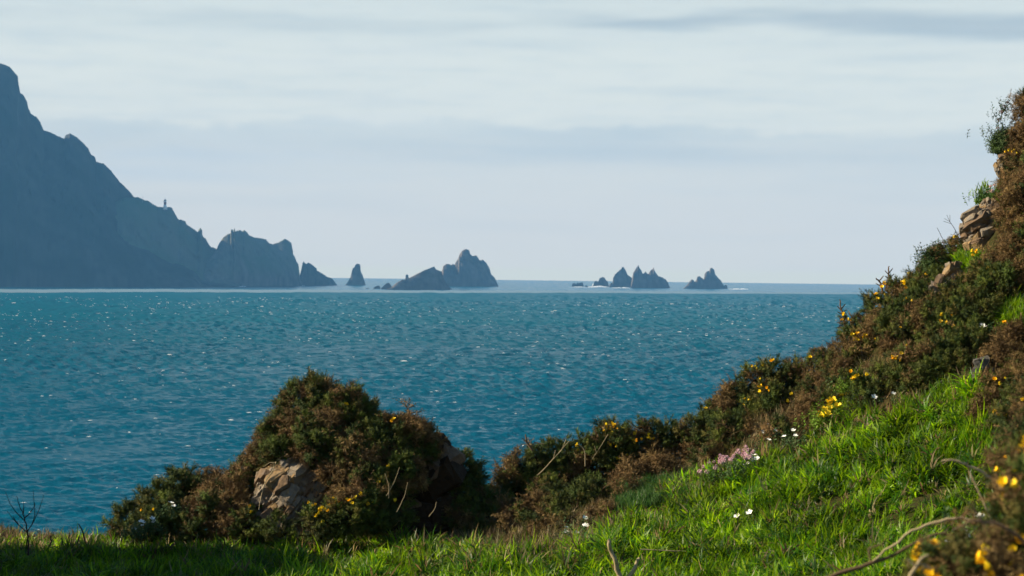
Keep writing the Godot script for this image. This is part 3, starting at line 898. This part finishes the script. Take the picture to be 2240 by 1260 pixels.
	# out of the frame on the left: the thicket that shades the turf
	bush("gorse_bush", "tall gorse thicket left of the view shading the turf", "gorse bush", "", [[-300, 720, 130, 11.0], [-270, 760, 130, 10.4], [-280, 900, 150, 9.8], [-300, 800, 150, 11.0], [-260, 840, 120, 10.5], [-330, 900, 150, 11.1], [-280, 1000, 150, 10.9], [-270, 1100, 150, 10.6], [-300, 1010, 160, 10.2], [-290, 1120, 150, 9.9], [-380, 850, 150, 10.6], [-330, 900, 140, 10.2]], 0.3, 0, 151, 0.12, 0.8)


# an angular block with worn edges, about one unit across
func block_mesh(seed_: int) -> ArrayMesh:
	rng.seed = seed_
	var w := 9
	var h := 6
	var p := []
	for j in h:
		var el := (float(j) / (h - 1) - 0.5) * PI
		for i in w:
			if i == w - 1 or ((j == 0 or j == h - 1) and i > 0):
				p.append(p[j * w])
				continue
			var az := TAU * (i + 0.5) / (w - 1)
			var n := Vector3(cos(el) * cos(az), sin(el), cos(el) * sin(az))
			var q := Vector3(signf(n.x) * pow(absf(n.x), 0.4), signf(n.y) * pow(absf(n.y), 0.4), signf(n.z) * pow(absf(n.z), 0.4))
			p.append((q + Vector3(rng.randf_range(-0.2, 0.2), rng.randf_range(-0.2, 0.2), rng.randf_range(-0.2, 0.2))) * 0.5)
	var st := new_st()
	for j in h - 1:
		for i in w - 1:
			var a := j * w + i
			tri(st, p[a], p[a + 1], p[a + w])
			tri(st, p[a + 1], p[a + w + 1], p[a + w])
	return done(st)


# clads the side of a rock that faces `face` with blocks laid in dipping courses
func clad(root: Node3D, centre: Vector3, r: Vector3, face: Vector3, dip: float, size: float, seed_: int, mats: Array, open := 0.15) -> void:
	rng.seed = seed_
	var lay := Basis(Vector3.BACK, dip)
	var n := int(r.x * PI / size / 0.8)
	var m := int(r.y * PI / (size * 0.55) / 0.8)
	for j in m:
		for i in n:
			var az := (i + 0.5 * (j % 2) + rng.randf_range(-0.25, 0.25)) / n * PI * 1.1 - PI * 0.55
			var el := (j + rng.randf_range(-0.2, 0.2)) / m * PI - PI / 2.0
			var d := lay * Vector3(cos(el) * sin(az), sin(el), cos(el) * cos(az))
			if d.dot(face) < open: continue
			var s := size * rng.randf_range(0.7, 1.2) * (1.9 if rng.randf() < 0.2 else 1.0)
			var b := Basis.looking_at(-d, lay * Vector3.UP) * Basis.from_euler(Vector3(rng.randf_range(-0.35, 0.35), rng.randf_range(-0.4, 0.4), rng.randf_range(-0.2, 0.2)))
			b = b * Basis.from_scale(Vector3(s * rng.randf_range(0.9, 1.5), s * rng.randf_range(0.5, 0.8), s))
			obj("rock_block", M.blocks[rng.randi() % M.blocks.size()], mats[rng.randi() % mats.size()], root, Transform3D(b, centre + d * r * (rng.randf_range(0.94, 1.04) + 0.30 * fine.get_noise_3dv(d * 60.0 + Vector3(seed_ * 9.0, 0, 0)))))


func make_rocks() -> void:
	var r := thing("rock_outcrop", pt(760, 1075, 11.95), "ochre and grey bare rock of the mound showing between the gorse", "rock")
	obj("rock_core", boulder(Vector3(0.48, 0.48, 0.40), 4, 0.12, 90, 64, 2.2), M.dark_rock, r)
	var c := pt(655, 1098, 11.58) - r.position
	obj("rock_core", boulder(Vector3(0.20, 0.26, 0.19), 7, 0.1, 60, 40, 1.5), M.dark_rock, r, Transform3D(Basis(), c))
	clad(r, c, Vector3(0.205, 0.265, 0.20), Vector3(-0.4, 0.1, 0.9), 0.75, 0.056, 71, [M.rock, M.rock, M.rock, M.ochre_rock, M.brown_rock])
	c = pt(885, 1085, 11.85) - r.position
	obj("rock_core", boulder(Vector3(0.24, 0.33, 0.22), 9, 0.1, 60, 40, 1.5), M.dark_rock, r, Transform3D(Basis(), c))
	clad(r, c, Vector3(0.235, 0.325, 0.22), Vector3(0.5, 0.2, 0.8), 0.5, 0.12, 72, [M.dark_rock, M.dark_rock, M.brown_rock])  # shade of the mound's right side painted in with darker rock
	var list := [
		[2142, 508, 0, 36, "tallest pale ochre rock face on the steep skyline of the slope"],
		[2165, 470, 0, 26, "pale rock ledge under the green thrift tuft on the skyline"],
		[2060, 632, 0, 15, "knobbly pale rock under the round green cushion"],
		[2085, 600, 0, 18, "small tilted rock right of the knobbly pale rock"],
		[2196, 365, 0, 16, "small ochre rock peeping from the steep upper bank"],
		[2150, 815, 0, 19, "grey stone lying in the shade below the green thicket"],
	]
	var k := 0
	for a in list:
		var d := hit(a[0], a[1] + 8) - 0.11
		var s: float = a[3] / F * d
		var o := thing("rock", pt(a[0], a[1], d), a[4], "rock", "rocks on the right slope")
		obj("rock_core", boulder(Vector3(s, s * 1.25, s) * 0.85, 30 + k, 0.15, 40, 28, 1.5), M.dark_rock, o)
		var kinds := [M.rock, M.ochre_rock, M.rock, M.brown_rock] if k != 5 else [M.grey_rock]
		clad(o, Vector3.ZERO, Vector3(s, s * 1.3, s * 0.9) * 0.86, Vector3(-0.3, 0.2, 0.9), 0.5 + 0.15 * k, maxf(s * 0.55, 0.035), 80 + k, kinds, 0.0)
		k += 1


func make_grass() -> void:
	rng.seed = 400
	var tufts: Array[Mesh] = [tuft_mesh(1, 8, 0.044, 1.5), tuft_mesh(2, 7, 0.052, 2.1), tuft_mesh(3, 9, 0.038, 1.1)]
	var limit := v2([-300, 1150, 250, 1172, 560, 1165, 700, 1178, 860, 1165, 920, 1185, 1200, 1188, 1330, 1140, 1360, 1105, 1460, 1060, 1560, 1025, 1700, 970, 1790, 920, 1840, 880, 1900, 872, 2010, 862, 2080, 835, 2140, 810, 2300, 900])
	var lush := [[], [], []]
	var lc := [PackedColorArray(), PackedColorArray(), PackedColorArray()]
	var dry := []
	var dc := PackedColorArray()
	var greens := [Color(0.125, 0.250, 0.003), Color(0.190, 0.330, 0.004), Color(0.060, 0.155, 0.004), Color(0.230, 0.360, 0.006), Color(0.040, 0.125, 0.012)]
	var straw := [Color(0.26, 0.19, 0.09), Color(0.20, 0.13, 0.06), Color(0.14, 0.09, 0.045), Color(0.32, 0.26, 0.14)]
	rng.seed = 401
	for i in 112000:
		var d := 6.0 + 6.4 * sqrt(rng.randf())
		var x := rng.randf_range(-0.31, 0.40) * d
		var y := ground(x, d)
		var q := px_of(Vector3(x, y, -d))
		var over := q.y - lerp_list(limit, q.x)
		var patch := noise.get_noise_2d(x * 130.0, d * 130.0)
		var sw := noise.get_noise_2d(x * 220.0 + 900.0, d * 220.0) * 9.0
		var lean := Vector3(cos(sw) * 0.75 + 0.2 + rng.randf_range(-0.25, 0.25), 1.0, sin(sw) * 0.4 + rng.randf_range(-0.25, 0.25))
		var hole := fine.get_noise_2d(x * 190.0, d * 150.0)
		if hole < -0.22 and rng.randf() < 0.6: continue
		if over > 26.0 + 20.0 * patch:
			if patch < -0.2 and rng.randf() < 0.55: continue
			var s := rng.randf_range(0.065, 0.135) * (1.0 + 0.7 * patch + 0.5 * hole)
			var c := pick(greens, 0.3) * (1.0 + 0.9 * noise.get_noise_2d(x * 260.0 - 400.0, d * 200.0))
			if rng.randf() < 0.05 + 0.3 * maxf(0.0, -patch) + 0.35 * smoothstep(90.0, 20.0, over): c = pick(straw)
			var k := i % 3
			lush[k].append(along(lean, rng.randf() * TAU, Vector3(s, s, s), Vector3(x, y - 0.008, -d)))
			lc[k].append(c)
		elif (over > -90.0 or q.x > 2290.0) and rng.randf() < 0.75:
			var s := rng.randf_range(0.05, 0.11)
			dry.append(along(lean, rng.randf() * TAU, Vector3(s * 0.8, s * 1.15, s * 0.8), Vector3(x, y - 0.008, -d)))
			dc.append(pick(straw) if rng.randf() < 0.6 else pick(OLIVE))
	for k in 3:
		tag(scatter("grass", tufts[k], M.grass, lush[k], lc[k]), "lush bright green grass covering the cliff top", "grass", "grass of the cliff top")
	tag(scatter("dry_grass", tuft_mesh(8, 7, 0.02, 0.6), M.dry, dry, dc), "dry straw coloured grass between the bushes and the turf", "grass")
	# blue green blades under the dead gorse
	var blue := []
	var bc := PackedColorArray()
	for i in 700:
		var u := rng.randf_range(1350, 1530)
		var v := rng.randf_range(1070, 1130) - (u - 1350) * 0.16
		var d := hit(u, v)
		var p := pt(u, v, d)
		var s := rng.randf_range(0.08, 0.13)
		blue.append(along(Vector3(rng.randf_range(-0.3, 0.4), 1, rng.randf_range(-0.3, 0.3)), rng.randf() * TAU, Vector3(s * 0.8, s, s * 0.8), Vector3(p.x, ground(p.x, -p.z), p.z)))
		bc.append(pick([Color(0.055, 0.14, 0.03), Color(0.04, 0.11, 0.02), Color(0.09, 0.17, 0.05)]))
	tag(scatter("tall_grass", tuft_mesh(11, 8, 0.03, 0.5), M.grass, blue, bc), "patch of blue green upright blades below the dead brown gorse", "grass")
	# green grass clumps up the right bank
	var bank := []
	var kc := PackedColorArray()
	for a in [[2120, 575, 34, 22], [2165, 450, 24, 30], [2215, 690, 40, 30], [1870, 850, 40, 22], [2070, 880, 60, 30], [2140, 870, 40, 30], [1840, 900, 40, 20]]:
		for i in 160:
			var u: float = a[0] + rng.randfn() * a[2] * 0.55
			var v: float = a[1] + rng.randfn() * a[3] * 0.55
			var d := hit(u, v) - 0.03
			var p := pt(u, v, d)
			var s := rng.randf_range(0.05, 0.10)
			bank.append(along(Vector3(rng.randf_range(-0.6, 0.4), 1, rng.randf_range(-0.1, 0.7)), rng.randf() * TAU, Vector3(s, s, s), p))
			kc.append(pick(greens, 0.3))
	tag(scatter("bank_grass", tuft_mesh(12, 9, 0.028, 1.2), M.grass, bank, kc), "green grass clumps growing up the right bank among gorse", "grass")


func flower_plant(called: String, label: String, category: String, group: String, spots: Array, seed_: int, head: Mesh, m: Material, size: float, tall: float, leaf: Array, per := 14, cushion := 0.0) -> void:
	rng.seed = seed_
	var feet := []
	var mid := Vector3.ZERO
	for s in spots:
		var d: float = s[2] if s.size() > 2 else hit(s[0], s[1] + tall / 12.0 * F * 0.8) - 0.16
		feet.append(pt(s[0], s[1], d))
		mid += feet[feet.size() - 1] / spots.size()
	var at := Vector3(mid.x, minf(mid.y - tall, ground(mid.x, -mid.z)), mid.z)
	var root := thing(called, at, label, category, group)
	var leaves := []
	var lc := PackedColorArray()
	for f in feet:
		var foot: Vector3 = f - Vector3(rng.randf_range(-0.02, 0.02), tall, 0.0)
		var st := new_st()
		tube(st, [foot - at, (foot + f) / 2 - at + Vector3(0.006, 0, 0), f - at], 0.0022, 0.0018, 4)
		obj("stalk", done(st), M.stalk, root)
		var s := size * rng.randf_range(0.8, 1.25)
		obj("flower_head", head, m, root, along(Vector3(rng.randf_range(-0.5, 0.5), 1.0, rng.randf_range(0.0, 0.9)), rng.randf() * 6.0, Vector3(s, s, s), f - at))
		for i in per:
			var p: Vector3 = foot + Vector3(rng.randfn() * 0.05, rng.randf_range(-0.01, tall * 0.4), rng.randfn() * 0.04)
			var k := rng.randf_range(0.04, 0.08)
			leaves.append(along(Vector3(rng.randf_range(-0.5, 0.5), 1, rng.randf_range(-0.3, 0.6)), rng.randf() * TAU, Vector3(k, k, k), p - at))
			lc.append(pick(leaf))
	if cushion > 0.0:
		obj("cushion", boulder(Vector3(cushion * 1.15, cushion, cushion), seed_ % 50, 0.2, 40, 26, 1.6), M.moss, root, Transform3D(Basis(), mid - at - Vector3(-0.03, tall + cushion * 0.75, 0.02)))
		for i in 700:
			var y := rng.randf_range(-0.5, 1.0)
			var a := rng.randf() * TAU
			var q := sqrt(1.0 - y * y)
			var nn := Vector3(q * cos(a), y, q * sin(a))
			var k := rng.randf_range(0.03, 0.055)
			leaves.append(along(nn + Vector3(rng.randf_range(-0.3, 0.3), 0.4, 0), rng.randf() * TAU, Vector3(k, k, k), mid - at - Vector3(-0.03, tall + cushion * 0.75, 0.02) + nn * cushion * 0.95))
			lc.append(pick(leaf))
	scatter("leaves", M.sprig, M.leaf, leaves, lc, root)


func make_flowers() -> void:
	rng.seed = 600
	var pink := []
	for i in 44:
		var t := pow(rng.randf(), 0.8)
		pink.append([1516 + t * 130 + rng.randfn() * 5, 1050 - t * 62 - 12.0 * sin(t * PI) + rng.randfn() * 6])
	flower_plant("sea_thrift", "pink thrift in full flower along the edge under the broad brown gorse", "thrift", "", pink, 601, M.head, M.pink, 0.012, 0.13, [Color(0.05, 0.10, 0.02), Color(0.07, 0.13, 0.025)], 4)
	var leaf := [Color(0.05, 0.095, 0.03), Color(0.04, 0.08, 0.022), Color(0.075, 0.12, 0.04)]
	flower_plant("sea_campion", "white campion flowers just right of the pink thrift", "campion", "white campion", [[1638, 1000], [1645, 1008], [1650, 996], [1636, 1013], [1628, 1018], [1655, 1003]], 602, M.campion, M.white, 0.014, 0.08, leaf)
	flower_plant("sea_campion", "white campion flowers above the pink thrift at the foot of brown gorse", "campion", "white campion", [[1682, 929], [1668, 945], [1696, 942], [1735, 941], [1740, 953], [1681, 962], [1715, 955]], 603, M.campion, M.white, 0.013, 0.07, leaf)
	flower_plant("sea_campion", "white campion flowers on the left foot of the mound", "campion", "white campion", [[308, 1140, 11.1], [313, 1142, 11.1], [333, 1134, 11.1], [374, 1100, 11.15], [380, 1107, 11.15], [293, 1157, 11.1], [310, 1150, 11.1], [335, 1140, 11.1]], 604, M.campion, M.white, 0.014, 0.07, leaf)
	flower_plant("sea_campion", "white campion flowers in short brown turf at the centre", "campion", "white campion", [[1280, 1133], [1279, 1149], [1283, 1150], [1241, 1155], [1238, 1163], [1262, 1165]], 605, M.campion, M.white, 0.013, 0.06, leaf, 10)
	flower_plant("sea_campion", "pair of white campion flowers in the middle of the green slope", "campion", "white campion", [[1612, 1129], [1639, 1121]], 606, M.campion, M.white, 0.015, 0.06, leaf, 4)
	flower_plant("sea_campion", "single large white campion flower beside the dark green thicket", "campion", "white campion", [[2149, 711], [2151, 716]], 607, M.campion, M.white, 0.017, 0.05, leaf, 6)
	flower_plant("sea_campion", "white campion flowers among yellow blooms near the top of the grass", "campion", "white campion", [[1847, 828], [1829, 858], [1954, 861], [1912, 868]], 608, M.campion, M.white, 0.014, 0.06, leaf, 8)
	flower_plant("sea_campion", "white campion sprig over the near dry branch at lower right", "campion", "white campion", [[2138, 1128, 4.6], [2145, 1131, 4.6], [2110, 1160, 6.0], [2116, 1172, 6.0], [2074, 1186, 6.0]], 609, M.campion, M.white, 0.010, 0.04, leaf, 8)
	flower_plant("dead_thrift", "thrift with withered red brown heads leaning out at the skyline", "thrift", "thrift cushions", [[2190, 245], [2186, 262], [2183, 280], [2188, 295], [2196, 232], [2192, 305], [2200, 322], [2205, 335], [2186, 288], [2203, 224]], 610, M.head, M.rust, 0.012, 0.05, [Color(0.035, 0.065, 0.02), Color(0.05, 0.085, 0.025)], 10, 0.075)
	flower_plant("sea_thrift", "thrift tuft with a few pale pink heads on the rock ledge", "thrift", "thrift cushions", [[2166, 408], [2170, 418], [2162, 420], [2175, 405]], 611, M.head, M.pale_pink, 0.012, 0.09, [Color(0.04, 0.085, 0.02), Color(0.05, 0.10, 0.025)], 20, 0.07)
	flower_plant("dead_thrift", "round green thrift cushion with withered heads above the knobbly rock", "thrift", "thrift cushions", [[2034, 545], [2031, 552], [2040, 542], [2037, 560], [2064, 532]], 612, M.head, M.rust, 0.010, 0.05, [Color(0.04, 0.075, 0.02), Color(0.055, 0.095, 0.025)], 20, 0.085)
	# gold patch of buttercups or vetch at the head of the grass
	flower_plant("yellow_vetch", "dense yellow flowers at the head of the green slope", "vetch", "", [[1800, 905], [1805, 898], [1812, 892], [1808, 910], [1797, 915], [1816, 885], [1822, 880], [1865, 838], [1872, 832], [1880, 826], [1868, 835], [1830, 893], [1815, 900], [1794, 908], [1802, 914]], 613, M.flower_mesh, M.yellow, 0.018, 0.06, [Color(0.09, 0.17, 0.012), Color(0.12, 0.2, 0.015)])


func make_twigs() -> void:
	rng.seed = 700
	# bare seedling at the far left
	twig("bare_sapling", "bare dark twiggy sapling standing against the sea at the left", "sapling", [[62, 1215, 10.6], [61, 1180, 10.6], [59, 1158, 10.6], [55, 1140, 10.6], [50, 1122, 10.6], [42, 1105, 10.6], [36, 1085, 10.6]], 0.0055, 0.0015, M.dark_twig, [
		[[60, 1165, 10.6], [40, 1148, 10.6], [26, 1132, 10.6], [16, 1118, 10.6]], [[55, 1140, 10.6], [36, 1122, 10.6], [22, 1102, 10.6], [12, 1076, 10.6]], [[51, 1124, 10.6], [52, 1108, 10.6], [52, 1096, 10.6]],
		[[60, 1162, 10.6], [72, 1144, 10.6], [86, 1114, 10.6], [96, 1082, 10.6]], [[53, 1134, 10.6], [64, 1124, 10.6], [75, 1108, 10.6], [73, 1074, 10.6]], [[70, 1148, 10.6], [76, 1128, 10.6], [76, 1100, 10.6]], [[40, 1146, 10.6], [33, 1138, 10.6], [28, 1128, 10.6]]])
	var n := 0
	for a in [[108, 1195, 110, 1172, "curved dark stub of stalk right of the sapling"], [134, 1192, 135, 1176, "short straight dark stub in the turf edge"], [146, 1196, 151, 1166, "thickest dark stub in the turf edge"], [190, 1200, 172, 1146, "longest leaning dark stalk near the left bush"], [166, 1192, 173, 1172, "small dark stub beside the longest leaning stalk"]]:
		twig("dead_stalk", a[4], "stalk", [[a[0], a[1], 11.2], [(a[0] + a[2]) / 2 + 3, (a[1] + a[3]) / 2, 11.2], [a[2], a[3], 11.2]], 0.006, 0.003, M.dark_twig, [], "dead stalks at the turf edge")
		n += 1
	twig("dry_stem", "thick dry stem rising out of the grass, bending left at its top", "stem", [[1358, 1275, 8.6], [1348, 1235, 8.6], [1338, 1205, 8.6], [1330, 1180, 8.6]], 0.012, 0.008, M.pale_twig, [], "dry stems in the near grass")
	twig("dry_stem", "shorter dry stem leaning right beside the thick one", "stem", [[1372, 1275, 8.6], [1386, 1245, 8.6], [1398, 1222, 8.6]], 0.011, 0.007, M.pale_twig, [], "dry stems in the near grass")
	twig("straw", "thin straw lying level over the green grass", "straw", [[1400, 1202, 9.6], [1450, 1204, 9.6], [1500, 1206, 9.6]], 0.003, 0.002, M.pale_twig)
	twig("dead_stalk", "pale stalk leaning right over the straggly brown gorse", "stalk", [[1175, 1040, 11.3], [1205, 1010, 11.3], [1245, 965, 11.3]], 0.0038, 0.0018, M.pale_twig, [[[1200, 1015, 11.3], [1228, 985, 11.28], [1238, 962, 11.3]], [[1210, 1005, 11.3], [1215, 985, 11.3]]], "stalks by the cliff edge gorse")
	twig("dead_stalk", "crooked dry stalk in front of the yellow flowered gorse", "stalk", [[1280, 1020, 11.3], [1278, 985, 11.3], [1262, 970, 11.3]], 0.003, 0.0016, M.pale_twig, [[[1295, 1005, 11.3], [1315, 975, 11.3], [1330, 950, 11.3]], [[1305, 990, 11.3], [1300, 975, 11.3]]], "stalks by the cliff edge gorse")
	twig("dead_gorse_tip", "bare forked gorse tip standing up against the sea right of the gap", "twig", [[1165, 985, 11.7], [1152, 965, 11.7], [1150, 950, 11.7]], 0.008, 0.003, M.brown_twig, [[[1155, 970, 11.7], [1142, 958, 11.7]], [[1160, 978, 11.7], [1170, 968, 11.7], [1190, 972, 11.7]]])
	twig("root", "pale dead root hanging beside the bare rock face", "root", [[604, 1010, 11.2], [596, 1030, 11.2], [580, 1055, 11.2], [572, 1085, 11.2], [566, 1115, 11.2]], 0.0032, 0.0018, M.pale_twig, [[[604, 1012, 11.2], [590, 1012, 11.2], [575, 1022, 11.2]], [[570, 1075, 11.2], [562, 1060, 11.2], [556, 1085, 11.2]]])
	for a in [[845, 1085, 874, 1022, "pale dry stalk before the dark side of the mound, leaning right"], [868, 1120, 892, 1055, "lower pale dry stalk before the dark side of the mound"], [850, 1090, 842, 1035, "upright thin stalk before the dark side of the mound"], [938, 1130, 955, 1098, "short stalk at the foot of the dark rock"]]:
		twig("dead_stalk", a[4], "stalk", [[a[0], a[1], 11.0], [(a[0] + a[2]) / 2 + 4, (a[1] + a[3]) / 2, 11.0], [a[2], a[3], 11.0]], 0.0024, 0.0013, M.pale_twig, [], "stalks before the mound")
	twig("dead_branch", "arched dry branch in front of the slope at the right edge", "branch", [[2185, 1065, 4.6], [2160, 1040, 4.6], [2120, 1020, 4.6], [2090, 1008, 4.6], [2060, 1010, 4.6]], 0.0042, 0.002, M.pale_twig, [], "dry branches near the camera")
	twig("dead_branch", "long dry branch lying across the lower right corner", "branch", [[2240, 1130, 4.4], [2170, 1150, 4.4], [2130, 1136, 4.4], [2070, 1138, 4.4], [2010, 1155, 4.4], [1950, 1195, 4.4], [1900, 1235, 4.4]], 0.0048, 0.002, M.pale_twig, [[[2175, 1150, 4.4], [2150, 1095, 4.4], [2120, 1030, 4.4]], [[2240, 1128, 4.4], [2210, 1138, 4.4]]], "dry branches near the camera")
	twig("dead_branch", "blurred brown branch along the bottom right edge", "branch", [[1800, 1268, 3.9], [1880, 1240, 3.9], [1960, 1210, 3.9], [2040, 1170, 3.9], [2110, 1175, 3.9]], 0.005, 0.002, M.brown_twig, [[[1905, 1232, 3.9], [1900, 1200, 3.9], [1930, 1190, 3.9]]], "dry branches near the camera")
	twig("dead_branch", "blurred dead twig arching over the yellow flowers of the near corner bush", "branch", [[2250, 1190, 3.3], [2190, 1150, 3.3], [2130, 1140, 3.3], [2085, 1160, 3.3]], 0.0035, 0.0015, M.brown_twig, [[[2150, 1142, 3.3], [2125, 1105, 3.3], [2090, 1080, 3.3]]], "dry branches near the camera")
	twig("dead_branch", "blurred pale broken twig low in the bottom right corner", "branch", [[1990, 1275, 3.3], [2005, 1235, 3.3], [2030, 1215, 3.3]], 0.004, 0.002, M.pale_twig, [[[2003, 1240, 3.3], [1985, 1222, 3.3]], [[2010, 1232, 3.3], [2040, 1245, 3.3]]], "dry branches near the camera")
	twig("umbel_skeleton", "dead forked flower stalk against the sky on the steep skyline", "stalk", [[2097, 520, 12.0], [2088, 500, 12.0], [2078, 485, 12.0]], 0.0022, 0.0014, M.dark_twig, [[[2078, 485, 12], [2066, 478, 12]], [[2078, 485, 12], [2071, 470, 12]], [[2078, 485, 12], [2078, 470, 12]], [[2080, 489, 12], [2064, 484, 12]]], "dead flower stalks on the skyline")
	twig("umbel_skeleton", "thin single dead stalk against the sky, left of the forked one", "stalk", [[2062, 522, 12.0], [2055, 508, 12.0], [2050, 498, 12.0]], 0.0018, 0.0012, M.dark_twig, [], "dead flower stalks on the skyline")
	for a in [[1945, 602, 1945, 582, 1, "spiky dead gorse shoot highest on the left skyline of the slope"], [1925, 618, 1917, 609, 1, "spiky dead gorse shoot pointing left at the sea horizon"], [1841, 680, 1837, 655, 1, "spiky dead gorse shoot above the sea at the flowered gorse"], [660, 850, 651, 828, 1, "spiky dead gorse shoot at the top left of the mound"], [578, 1000, 560, 985, 1, "bare dead shoot sticking out left of the mound"], [425, 1050, 412, 1024, 1, "bare dead shoot on top of the left bush"]]:
		twig("gorse_spike", a[5], "twig", [[a[0] + 6, a[1] + 25, 11.75], [a[0], a[1], 11.75], [a[2], a[3], 11.75]], 0.007, 0.003, M.brown_twig, [[[a[0], a[1], 11.75], [a[0] - 9, a[1] - 10, 11.75]], [[a[0] - 1, a[1] - 4, 11.75], [a[0] + 8, a[1] - 15, 11.75]], [[a[0] + 2, a[1] + 8, 11.75], [a[0] - 9, a[1] + 2, 11.75]], [[a[0] + 1, a[1] + 5, 11.75], [a[0] + 11, a[1] - 3, 11.75]]], "dead gorse spikes on the skyline")


func _ready() -> void:
	cam_basis = Basis(Vector3.RIGHT, PITCH) * Basis(Vector3.BACK, ROLL)
	noise.seed = 11
	noise.frequency = 0.01
	noise.fractal_octaves = 4
	fine.seed = 23
	fine.frequency = 0.02
	fine.fractal_octaves = 4
	cells.seed = 8
	cells.noise_type = FastNoiseLite.TYPE_CELLULAR
	cells.cellular_return_type = FastNoiseLite.RETURN_DISTANCE2_SUB
	cells.frequency = 0.012
	cells.fractal_type = FastNoiseLite.FRACTAL_NONE
	blocks = cells.duplicate()
	blocks.cellular_return_type = FastNoiseLite.RETURN_CELL_VALUE

	# camera, sky, sun, exposure
	var cam := Camera3D.new()
	cam.name = "camera"
	cam.transform = Transform3D(cam_basis, Vector3(0, EYE, 0))
	cam.fov = rad_to_deg(2.0 * atan(0.140625))
	cam.near = 0.1
	cam.far = 12000.0
	var lens := CameraAttributesPhysical.new()
	lens.frustum_focal_length = 12.0 / 0.140625
	lens.frustum_near = 0.1
	lens.frustum_far = 12000.0
	lens.frustum_focus_distance = 16.0
	lens.exposure_aperture = 11.0
	cam.attributes = lens
	add_child(cam)
	var env := Environment.new()
	env.background_mode = Environment.BG_SKY
	env.sky = make_sky()
	env.tonemap_mode = Environment.TONE_MAPPER_LINEAR
	env.tonemap_exposure = 2.0
	env.background_energy_multiplier = 1.0 / 2.0
	env.fog_enabled = true
	env.fog_density = HAZE
	env.fog_light_color = Color(0.16, 0.48, 0.95).linear_to_srgb()
	env.sdfgi_enabled = true
	env.ssao_enabled = true
	env.ssil_enabled = true
	var we := WorldEnvironment.new()
	we.name = "world_environment"
	we.environment = env
	add_child(we)
	var sun := DirectionalLight3D.new()
	sun.name = "sun"
	sun.light_energy = 1.6
	sun.light_color = Color(1.0, 0.93, 0.80)
	sun.light_angular_distance = 0.5
	sun.shadow_enabled = true
	add_child(sun)
	sun.look_at_from_position(Vector3.ZERO, -Vector3(-0.84, 0.54, -0.09))

	M.land = tinted(0.95, 0.2)
	M.foam = tinted(0.8, 0.3)
	M.surf = mat(Color(0.8, 0.82, 0.83), 0.8)
	M.white_paint = mat(Color(0.8, 0.8, 0.78), 0.6)
	M.red_paint = mat(Color(0.25, 0.05, 0.04), 0.6)
	M.dark_metal = mat(Color(0.05, 0.05, 0.055), 0.4)
	M.grey_metal = mat(Color(0.3, 0.3, 0.3), 0.5)
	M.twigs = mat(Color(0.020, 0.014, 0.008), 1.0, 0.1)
	M.gorse = tinted(0.75, 0.35, 0.25)
	M.grass = tinted(0.45, 0.45, 1.1)
	M.dry = tinted(0.7, 0.35, 0.5)
	M.leaf = tinted(0.7, 0.3, 0.5)
	M.yellow = mat(Color(0.86, 0.62, 0.02), 0.6)
	M.orange = mat(Color(0.85, 0.49, 0.010), 0.6)
	M.moss = mat(Color(0.025, 0.045, 0.010), 1.0, 0.1)
	M.pink = mat(Color(0.68, 0.44, 0.50), 0.8)
	M.pale_pink = mat(Color(0.70, 0.45, 0.45), 0.8)
	M.rust = mat(Color(0.22, 0.10, 0.07), 0.9)
	M.white = mat(Color(0.82, 0.82, 0.76), 0.7)
	M.stalk = mat(Color(0.10, 0.11, 0.04), 0.8)
	M.pale_twig = mat(Color(0.34, 0.27, 0.16), 0.8)
	M.brown_twig = mat(Color(0.13, 0.085, 0.05), 0.9)
	M.dark_twig = mat(Color(0.045, 0.032, 0.028), 0.9)
	var rock := mat(Color(0.92, 0.95, 1.0).srgb_to_linear(), 0.92, 0.25)
	rock.albedo_texture = noise_tex(0.012, [Color(0.07, 0.058, 0.05), Color(0.17, 0.135, 0.10), Color(0.28, 0.205, 0.125), Color(0.20, 0.17, 0.14), Color(0.36, 0.28, 0.18)], 71, 512)
	rock.normal_enabled = true
	rock.normal_texture = noise_tex(0.02, [], 72, 512, 6, true, 10.0)
	rock.uv1_triplanar = true
	rock.uv1_world_triplanar = true
	rock.uv1_scale = Vector3(3.4, 3.4, 3.4)
	M.rock = rock
	var grey: StandardMaterial3D = rock.duplicate()
	grey.albedo_color = Color(0.62, 0.68, 0.78)
	M.grey_rock = grey
	var dark: StandardMaterial3D = rock.duplicate()
	dark.albedo_color = Color(0.42, 0.38, 0.34)  # darkened copy of the rock, carries painted shade on the mound's right side
	M.dark_rock = dark
	var ochre: StandardMaterial3D = rock.duplicate()
	ochre.albedo_color = Color(1.0, 0.95, 0.85)
	M.ochre_rock = ochre
	var brown: StandardMaterial3D = rock.duplicate()
	brown.albedo_color = Color(0.80, 0.76, 0.74)
	M.brown_rock = brown
	M.blocks = []
	for k in 6: M.blocks.append(block_mesh(40 + k))
	shoot_meshes = [shoot_mesh(1, 70, 5, 0.45), shoot_mesh(2, 62, 6, 0.6), shoot_mesh(3, 54, 5, 0.5), shoot_mesh(4, 44, 7, 0.8)]
	M.flower_mesh = petals_mesh(5, 5, 0.62, 1.1)
	M.campion = petals_mesh(6, 5, 0.42, 0.25)
	M.head = head_mesh(7)
	M.sprig = sprig_mesh(8, 9)

	make_waves()
	make_sea()
	make_headlands()
	make_ground()
	make_rocks()
	make_bushes()
	make_grass()
	make_flowers()
	make_twigs()
